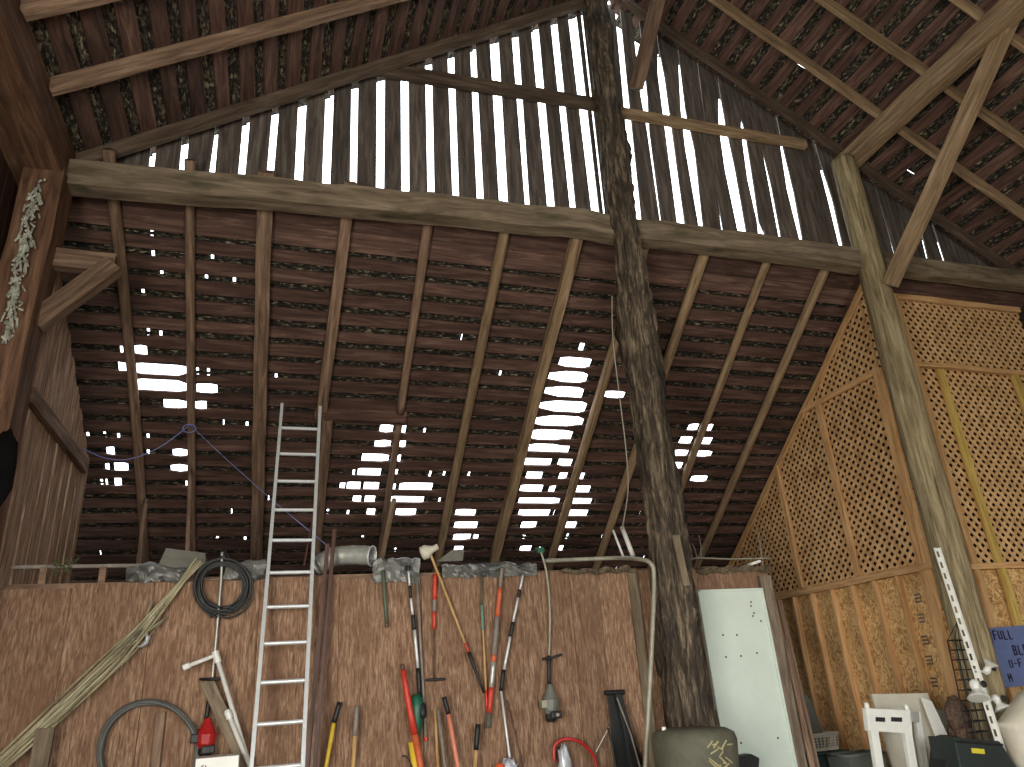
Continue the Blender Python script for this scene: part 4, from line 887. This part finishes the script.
# storage under the lattice
def basket(name, x0, x1, y0, y1, z0, z1, mat, label, cat, slots=0):
    t = thing(name, ((x0 + x1) / 2, (y0 + y1) / 2, z0), label, cat); b = MB(); w = .012
    b.box((x0 + .03, y0 + .03, z0), (x1 - .03, y1 - .03, z0 + w)); b.build('base', mat, t)
    for (p, q, nn) in (((x0, y0), (x1, y0), 's'), ((x1, y0), (x1, y1), 's'), ((x1, y1), (x0, y1), 's'), ((x0, y1), (x0, y0), 's')):
        P0 = Vector((*p, z1)); P1 = Vector((*q, z1)); cx, cy = (x0 + x1) / 2, (y0 + y1) / 2
        Q0 = Vector((p[0] + (cx - p[0]) * .12, p[1] + (cy - p[1]) * .12, z0)); Q1 = Vector((q[0] + (cx - q[0]) * .12, q[1] + (cy - q[1]) * .12, z0))
        nrm = (P1 - P0).cross(Q0 - P0).normalized() * .008; b = MB()
        if not slots: b.prism([P0, P1, Q1, Q0], nrm)
        else:
            ev = lambda s_, r_: P0.lerp(P1, s_).lerp(Q0.lerp(Q1, s_), r_)
            b.prism([ev(0, 0), ev(1, 0), ev(1, .18), ev(0, .18)], nrm); b.prism([ev(0, .8), ev(1, .8), ev(1, 1), ev(0, 1)], nrm)
            for k in range(slots + 1):
                s_ = k / slots; b.prism([ev(max(0, s_ - .02), .15), ev(min(1, s_ + .02), .15), ev(min(1, s_ + .02), .85), ev(max(0, s_ - .02), .85)], nrm)
            for k in range(1, 4): b.prism([ev(0, .15 + k * .17), ev(1, .15 + k * .17), ev(1, .18 + k * .17), ev(0, .18 + k * .17)], nrm)
        b.build('side', mat, t)
    mb = MB(); r = .014; mb.tube([(x0, y0, z1), (x1, y0, z1)], r, 8); mb.tube([(x1, y0, z1), (x1, y1, z1)], r, 8); mb.tube([(x1, y1, z1), (x0, y1, z1)], r, 8); mb.tube([(x0, y1, z1), (x0, y0, z1)], r, 8); mb.build('rim', mat, t, smooth=True)
    return t
a = at(816, 752, 'y', 7.9); b_ = at(842, 751, 'y', 7.9); top = at(826, 734, 'y', 7.9).z; zb = a.z
basket('storage_bin', a.x - .02, b_.x + .05, 7.85, 8.3, 0, zb - .02, M_TEALBIN, 'dark teal bin standing under the slotted beige basket', 'bin')
basket('slotted_basket', a.x, b_.x, 7.9, 8.25, zb, top, M_BEIGE, 'slotted beige basket sitting on the dark teal bin', 'basket', 7)
a = at(842, 756, 'y', 7.5); b_ = at(872, 756, 'y', 7.5); basket('storage_bin', a.x, b_.x + .1, 7.4, 7.75, 0, a.z, M_GREYBIN, 'plain grey bin between the slotted basket and the white frame', 'bin')
b = MB(); P = [at(804, 693, 'y', 8.3), at(811, 700, 'y', 8.3), at(824, 735, 'y', 8.15), at(813, 738, 'y', 8.15)]; b.prism(P, (0, .01, 0)); b.prism([P[3], P[2], P[2] + Vector((0, 0, -P[2].z + .02)), P[3] + Vector((0, 0, -P[3].z + .02))], (0, .01, 0)); tag(b.build('grey_sheet', M_GREYBIN), 'narrow grey panel leaning behind the slotted basket', 'panel')

# white frame, beige board and white board
t = thing('folding_stand', (5.6, 6.2, 0), 'white plastic frame with two dark slots across its head rail', 'frame')
p = lambda u, v, y=6.15: at(u, v, 'y', y)
A, B, Cc, D = p(866, 708), p(911, 710), p(913, 734), p(869, 731)
b = MB(); b.prism([A, B, Cc, D], (0, .06, 0)); b.build('head_rail', M_WHITE, t, bevel=.008)
for q in (p(869, 706), p(909, 708)):
    b = MB(); b.lathe(q + Vector((0, .03, -.02)), (0, 0, 1), [(0, .022), (.04, .022), (.05, .012)], 10); b.build('peg', M_WHITE, t)
def leg(u0, v0, u1, v1, w, y=6.15):
    a = p(u0, v0, y); c_ = p(u1, v1, y); e = vert_ext(a, c_, 0.0); e.x = a.x + (e.x - a.x) * .6; b = MB(); b.prism([a, a + Vector((w, 0, 0)), e + Vector((w, 0, 0)), e], (0, .05, 0)); b.build('leg', M_WHITE, t, bevel=.006)
leg(871, 731, 875, 767, .085); leg(905, 733, 909, 767, .085); leg(915, 712, 920, 767, .07, 6.45)
b = MB(); b.prism([p(910, 712), p(918, 712, 6.45), p(919, 722, 6.45), p(911, 722)], (.01, 0, 0)); b.build('side_rail', M_WHITE, t)
for u0, u1 in ((875.5, 885), (891, 902)):
    b = MB(); b.prism([p(u0, 717), p(u1, 717.5), p(u1, 722), p(u0, 721.5)], (0, -.002, 0)); b.build('dark_slot', M_BLACK, t)
b = MB(); A, B = p(872, 694, 6.6), p(928, 693, 6.6); b.prism([A, B, Vector((B.x + .02, 6.5, 0)), Vector((A.x + .02, 6.5, 0))], (0, .03, 0)); tag(b.build('beige_board', M_BEIGE, None, bevel=.004), 'beige board standing upright behind the white plastic frame', 'board')
b = MB(); A, B = p(922, 698, 6.52), p(932, 701, 6.52); b.prism([A, B, Vector((B.x + .14, 6.35, 0)), Vector((A.x + .02, 6.35, 0))], (0, .02, 0)); wbd = b.build('white_board', M_WHITE, None, bevel=.003); tag(wbd, 'narrow white board leaning at the edge of the beige board', 'board')
# speckled paper and furry lump
b = MB(); b.prism([at(u, v, 'y', 6.62) for u, v in ((936, 708), (946, 712), (950, 740), (942, 742))], (0, .004, 0)); P = [at(u, v, 'y', 6.62) for u, v in ((942, 742), (950, 740))]; b.prism([P[0], P[1], P[1] * 1 + Vector((0, 0, -P[1].z)), P[0] + Vector((0, 0, -P[0].z))], (0, .004, 0)); tag(b.build('grey_card', M_FLASH), 'pale grey card standing between white board and furry bundle', 'card')
c = at(958, 717, 'y', 6.5); lump('brown_bundle', c, .12, .08, .19, M_MOTTLE, 'mottled brown bundle behind the dark case', 'bundle', .3, 5, 7)
b = MB(); b.box((c.x - .09, 6.42, 0), (c.x + .09, 6.58, c.z - .1)); tag(b.build('crate_stand', M_RAFTER, None, bevel=.01), 'low dark wooden crate under the mottled brown bundle', 'crate')
# wire rack
t = thing('wire_rack', at(978, 733, 'y', 6.0), 'tall narrow black wire rack leaning in front of the round post', 'rack')
tA = [at(u, v, 'y', 5.98) for u, v in ((955, 640), (967, 640))]; bA = [at(u, v, 'y', 5.90) for u, v in ((975, 733), (989, 731))]
cor = []
for k in (0, 1):
    for dy in (0, .09): cor.append((tA[k] + Vector((0, dy, 0)), bA[k] + Vector((0, dy, 0))))
ap = at(957, 622, 'y', 6.02)
for a_, c_ in cor: rod(t, 'upright', a_, vert_ext(a_, c_, .03), .007, M_BLACK, 6); rod(t, 'apex_wire', a_, ap, .004, M_BLACK, 6)
for k in range(14):
    s_ = k / 9; q = [a_.lerp(c_, s_) for a_, c_ in cor]; mb = MB()
    if min(x.z for x in q) < .05: break
    for i_, j_ in ((0, 1), (1, 3), (3, 2), (2, 0)): mb.tube([q[i_], q[j_]], .006, 5)
    mb.tube([q[0], q[3]], .003, 5)
    for dd in (.33, .66): mb.tube([q[0].lerp(q[2], dd), q[1].lerp(q[3], dd)], .003, 5)
    mb.build('shelf_wire', M_BLACK, t)
# white slotted angle and its three lamps
A = at(936, 548, 'y', 5.99); B = at(998, 742, 'y', 5.86); E_ = vert_ext(A, B, .02); t = thing('slotted_angle', E_, 'white slotted metal strip leaning up along the round post', 'metal strip')
d = (E_ - A).normalized(); w = d.cross(Vector((0, 1, 0))).normalized(); nn = d.cross(w).normalized(); L = (E_ - A).length; n = int(L / .12)
b = MB(); cols = (-.034, -.016, .016, .034); rows = [0]
for k in range(int(L / .11)): rows += [k * .11 + .035, k * .11 + .095]
rows.append(L)
vs = [A + w * c_ + d * r_ for r_ in rows for c_ in cols]
fs = [(j*4 + i, j*4 + i + 1, j*4 + 5 + i, j*4 + 4 + i) for j in range(len(rows) - 1) for i in range(3) if not (i == 1 and j % 2 == 1)]
b.add(vs, fs); o = b.build('slotted_web', M_WHITE, t); sm = o.modifiers.new('s', 'SOLIDIFY'); sm.thickness = .004
b = MB(); b.obox((A + E_) / 2 + w * .031 + nn * .014, w * .002, nn * .014, (E_ - A) / 2); b.build('flange', M_WHITE, t)
def lamp(u, v, y, dirv, s_, label):
    c = at(u, v, 'y', y); t = thing('flood_lamp', c, label, 'lamp'); dv = Vector(dirv)
    mb = MB(); mb.lathe(c, dv, [(0, .03 * s_), (.03 * s_, .045 * s_), (.07 * s_, .085 * s_), (.085 * s_, .095 * s_), (.09 * s_, .085 * s_)], 22); mb.build('reflector', M_WHITE, t, smooth=False)
    mb = MB(); mb.lathe(c - dv.normalized() * .085 * s_, dv, [(0, .025 * s_), (.02, .042 * s_), (.05 * s_, .046 * s_), (.095 * s_, .035 * s_)], 16); ls = mb.build('lamp_socket', M_WHITE, t, smooth=True)
    mb = MB(); q = c - dv.normalized() * .03 * s_ + Vector((.045 * s_, -.045 * s_, .01)); mb.lathe(q, Vector((.3, -1, .1)), [(0, .03 * s_), (.02, .032 * s_), (.03, .02 * s_)], 14); mb.build('swivel_knob', M_BLACK, ls, smooth=True)
    us = 936 + 62 * (v - 548) / 194; mb = MB(); mb.tube([c - dv.normalized() * .06 * s_, at(us, v + 2, 'y', 5.99 - .13 * (v - 548) / 194)], .012, 8); mb.build('bracket_arm', M_WHITE, t)
lamp(976, 689, 5.82, (-.35, -.35, -1), 1.0, 'white flood lamp hanging mouth down before the slotted strip, lowest face of the three')
lamp(988, 668, 5.95, (.3, -.5, .8), .75, 'white flood lamp tilted up behind the slotted strip, highest of the three')
lamp(998, 702, 5.95, (.1, -.4, -1), .8, 'white flood lamp with a black collar, between slotted strip and cream sack')
# dark case with yellow label, on a dark stand
t = thing('tool_case', (6.2, 5.8, 0), 'dark green-black case with a small yellow label in front of the wire rack', 'case')
y = 5.75; q = [at(u, v, 'y', y) for u, v in ((954, 737), (1000, 741), (1022, 775), (962, 775))]; zc = .45
b = MB(); b.prism([q[0], q[1], q[2], Vector((q[2].x, y, zc)), Vector((q[3].x - .05, y, zc)), q[3]], (0, .3, 0)); b.build('case_body', M_CASE, t, bevel=.012)
b = MB(); b.prism([at(u, v, 'y', y - .001) for u, v in ((971, 748), (984, 749), (985, 754), (972, 753))], (0, -.002, 0)); b.build('yellow_label', M_LABEL, t)
b = MB(); b.tube([q[0] + Vector((0, -.012, -.03)), q[1] + Vector((0, -.012, -.03))], .010, 6); b.build('lid_seam', M_BLACK, t)
b = MB(); a0 = at(946, 741, 'y', 5.9); b.prism([at(u, v, 'y', 5.88) for u, v in ((948, 738), (958, 735), (962, 775), (946, 775))], (0, .2, 0)); b.build('side_pouch', M_BLACK, t, bevel=.01)
b = MB(); b.box((5.75, 5.72, 0), (6.75, 6.12, zc - .005)); tag(b.build('low_bench', M_RAFTER, None, bevel=.01), 'low dark bench carrying the dark case', 'bench')
# cream sack
mb = MB(); y = 5.7; pp = [at(u, v, 'y', y) for u, v in ((1010, 724), (1022, 708), (1040, 686), (1072, 694), (1072, 785), (1034, 775), (1022, 750))]
c = sum(pp, Vector()) / len(pp); vs = []; n = len(pp) * 4; ring = bez(pp + [pp[0]], 4)[:-1]; n = len(ring)
for dy, s_ in ((0, .8), (.03, .96), (.12, 1.0), (.22, .95), (.28, .7)):
    vs += [Vector((c.x + (r_.x - c.x) * s_, y - .05 + dy, c.z + (r_.z - c.z) * s_ + .01 * noise.noise(r_ * 9))) for r_ in ring]
fs = [(j*n + i, j*n + (i+1) % n, (j+1)*n + (i+1) % n, (j+1)*n + i) for j in range(4) for i in range(n)] + [tuple(range(n))[::-1], tuple(4*n + i for i in range(n))]
mb.add(vs, fs); tag(mb.build('cream_sack', M_SACK, None, smooth=True), 'cream canvas sack standing beside the dark case under the blue sign', 'sack')
zb = min(v.z for v in vs); b = MB(); b.box((c.x - .25, y - .02, 0), (c.x + .4, y + .22, zb + .02)); tag(b.build('wooden_box', M_RAFTER, None, bevel=.01), 'dark wooden box underneath the cream sack', 'box')
# blue sign
SY = FY - .13; tl = at(990, 628, 'y', SY); bl = at(1004, 688, 'y', SY); rgt = Vector((1, 0, .02)); dwn = (bl - tl)
t = thing('painted_sign', bl, 'blue painted sign with dark hand lettering on the front studs', 'sign')
b = MB(); b.prism([tl, bl, bl + rgt * 1.15, tl + rgt * 1.15], (0, .012, 0)); b.build('sign_board', M_SIGN, t)
FONT = {'F': [((0,0),(0,1)),((0,1),(.8,1)),((0,.55),(.6,.55))], 'U': [((0,1),(0,.1)),((0,.1),(.7,.1)),((.7,.1),(.7,1))], 'L': [((0,1),(0,0)),((0,0),(.7,0))],
        'B': [((0,0),(0,1)),((0,1),(.6,.95)),((.6,.95),(.6,.55)),((.6,.55),(0,.5)),((.6,.5),(.7,.05)),((.7,.05),(0,0))], '-': [((.1,.5),(.7,.5))], 'M': [((0,0),(0,1)),((0,1),(.4,.4)),((.4,.4),(.8,1)),((.8,1),(.8,0))],
        'O': [((0,0),(0,1)),((0,1),(.7,1)),((.7,1),(.7,0)),((.7,0),(0,0))], 'A': [((0,0),(.4,1)),((.4,1),(.8,0)),((.15,.4),(.65,.4))], 'C': [((.7,1),(0,1)),((0,1),(0,0)),((0,0),(.7,0))]}
def letters(txt, u, v, h):
    o0 = at(u, v, 'y', SY - .003); mb = MB(); x = 0
    for ch in txt:
        for (a_, c_) in FONT[ch]:
            mb.tube([o0 + Vector((x + a_[0] * h * .6, 0, a_[1] * h)), o0 + Vector((x + c_[0] * h * .6, 0, c_[1] * h))], h * .085, 5)
        x += h * .78
    mb.build('lettering', M_INK, t)
letters('FULL', 995, 640, .095); letters('BLO', 1015, 655, .10); letters('U-F', 1011, 668, .085); letters('M', 1010, 682, .085)
# ---------------------------------------------------------------- cords
o_ = MB(); pts = [(-1.98, 8.55, 0)]
k1 = at(82, 448, 'y', 8.6); k2 = onplane(190, 425, (0, 6.5, lrz(6.5, .06) - .06), (0, LS, 1)); mids = [k1.lerp(k2, s_) for s_ in (.25, .5, .75)]
tgt = [(105, 458), (130, 459), (160, 447)]
mids = [at(u, v, 'y', m_.y) for (u, v), m_ in zip(tgt, mids)]
o_.tube(bez([k1] + mids + [k2], 6), .006, 6)
k3 = at(272, 500, 'y', 7.3); k4 = at(330, 548, 'y', 6.95)
o_.tube([k2, k2.lerp(k3, .5) + Vector((0, 0, -.01)), k3, k4], .004, 6)
ring = [k2 + Vector((math.cos(q) * .07 - .0, -.02, math.sin(q) * .05 - .05)) for q in [i * math.pi / 8 for i in range(17)]]
o_.tube(ring, .006, 6)
tag(o_.build('blue_cord', M_CORD, None, smooth=True), 'pale blue cord looped from the board wall to a rafter and down to the ladder', 'cord')
mb = MB(); mb.tube(bez([at(612, 296, 'y', 6.1), at(613, 340, 'y', 6.15), at(620, 400, 'y', 6.25), at(626, 450, 'y', 6.4), at(628, 490, 'y', 6.6), at(622, 530, 'y', 6.8)], 6), .007, 6)
tag(mb.build('hanging_wire', M_CONDUIT, None, smooth=True), 'thin pale wire running down in front of the charred post', 'wire')
# lichen strip with gap light in its colour, dark cap on corner post
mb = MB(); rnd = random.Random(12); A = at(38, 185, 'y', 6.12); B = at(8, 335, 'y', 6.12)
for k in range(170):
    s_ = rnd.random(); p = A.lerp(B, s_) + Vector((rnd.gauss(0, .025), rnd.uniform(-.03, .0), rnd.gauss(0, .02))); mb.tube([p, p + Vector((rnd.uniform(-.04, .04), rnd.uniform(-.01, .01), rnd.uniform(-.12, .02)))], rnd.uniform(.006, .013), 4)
tag(mb.build('lit_lichen_strip', M_LIT_LICHEN), 'ragged lichen strip coloured as a streak of gap light down the corner post', 'lichen', kind='stuff')
c = at(-5, 470, 'y', 6.04); lump('black_cloth', c, .13, .05, .28, plain('black_cloth', hexc(16, 15, 15), .95, spec=.1), 'black cloth hanging on the corner post', 'cloth', .3, 5, 3)
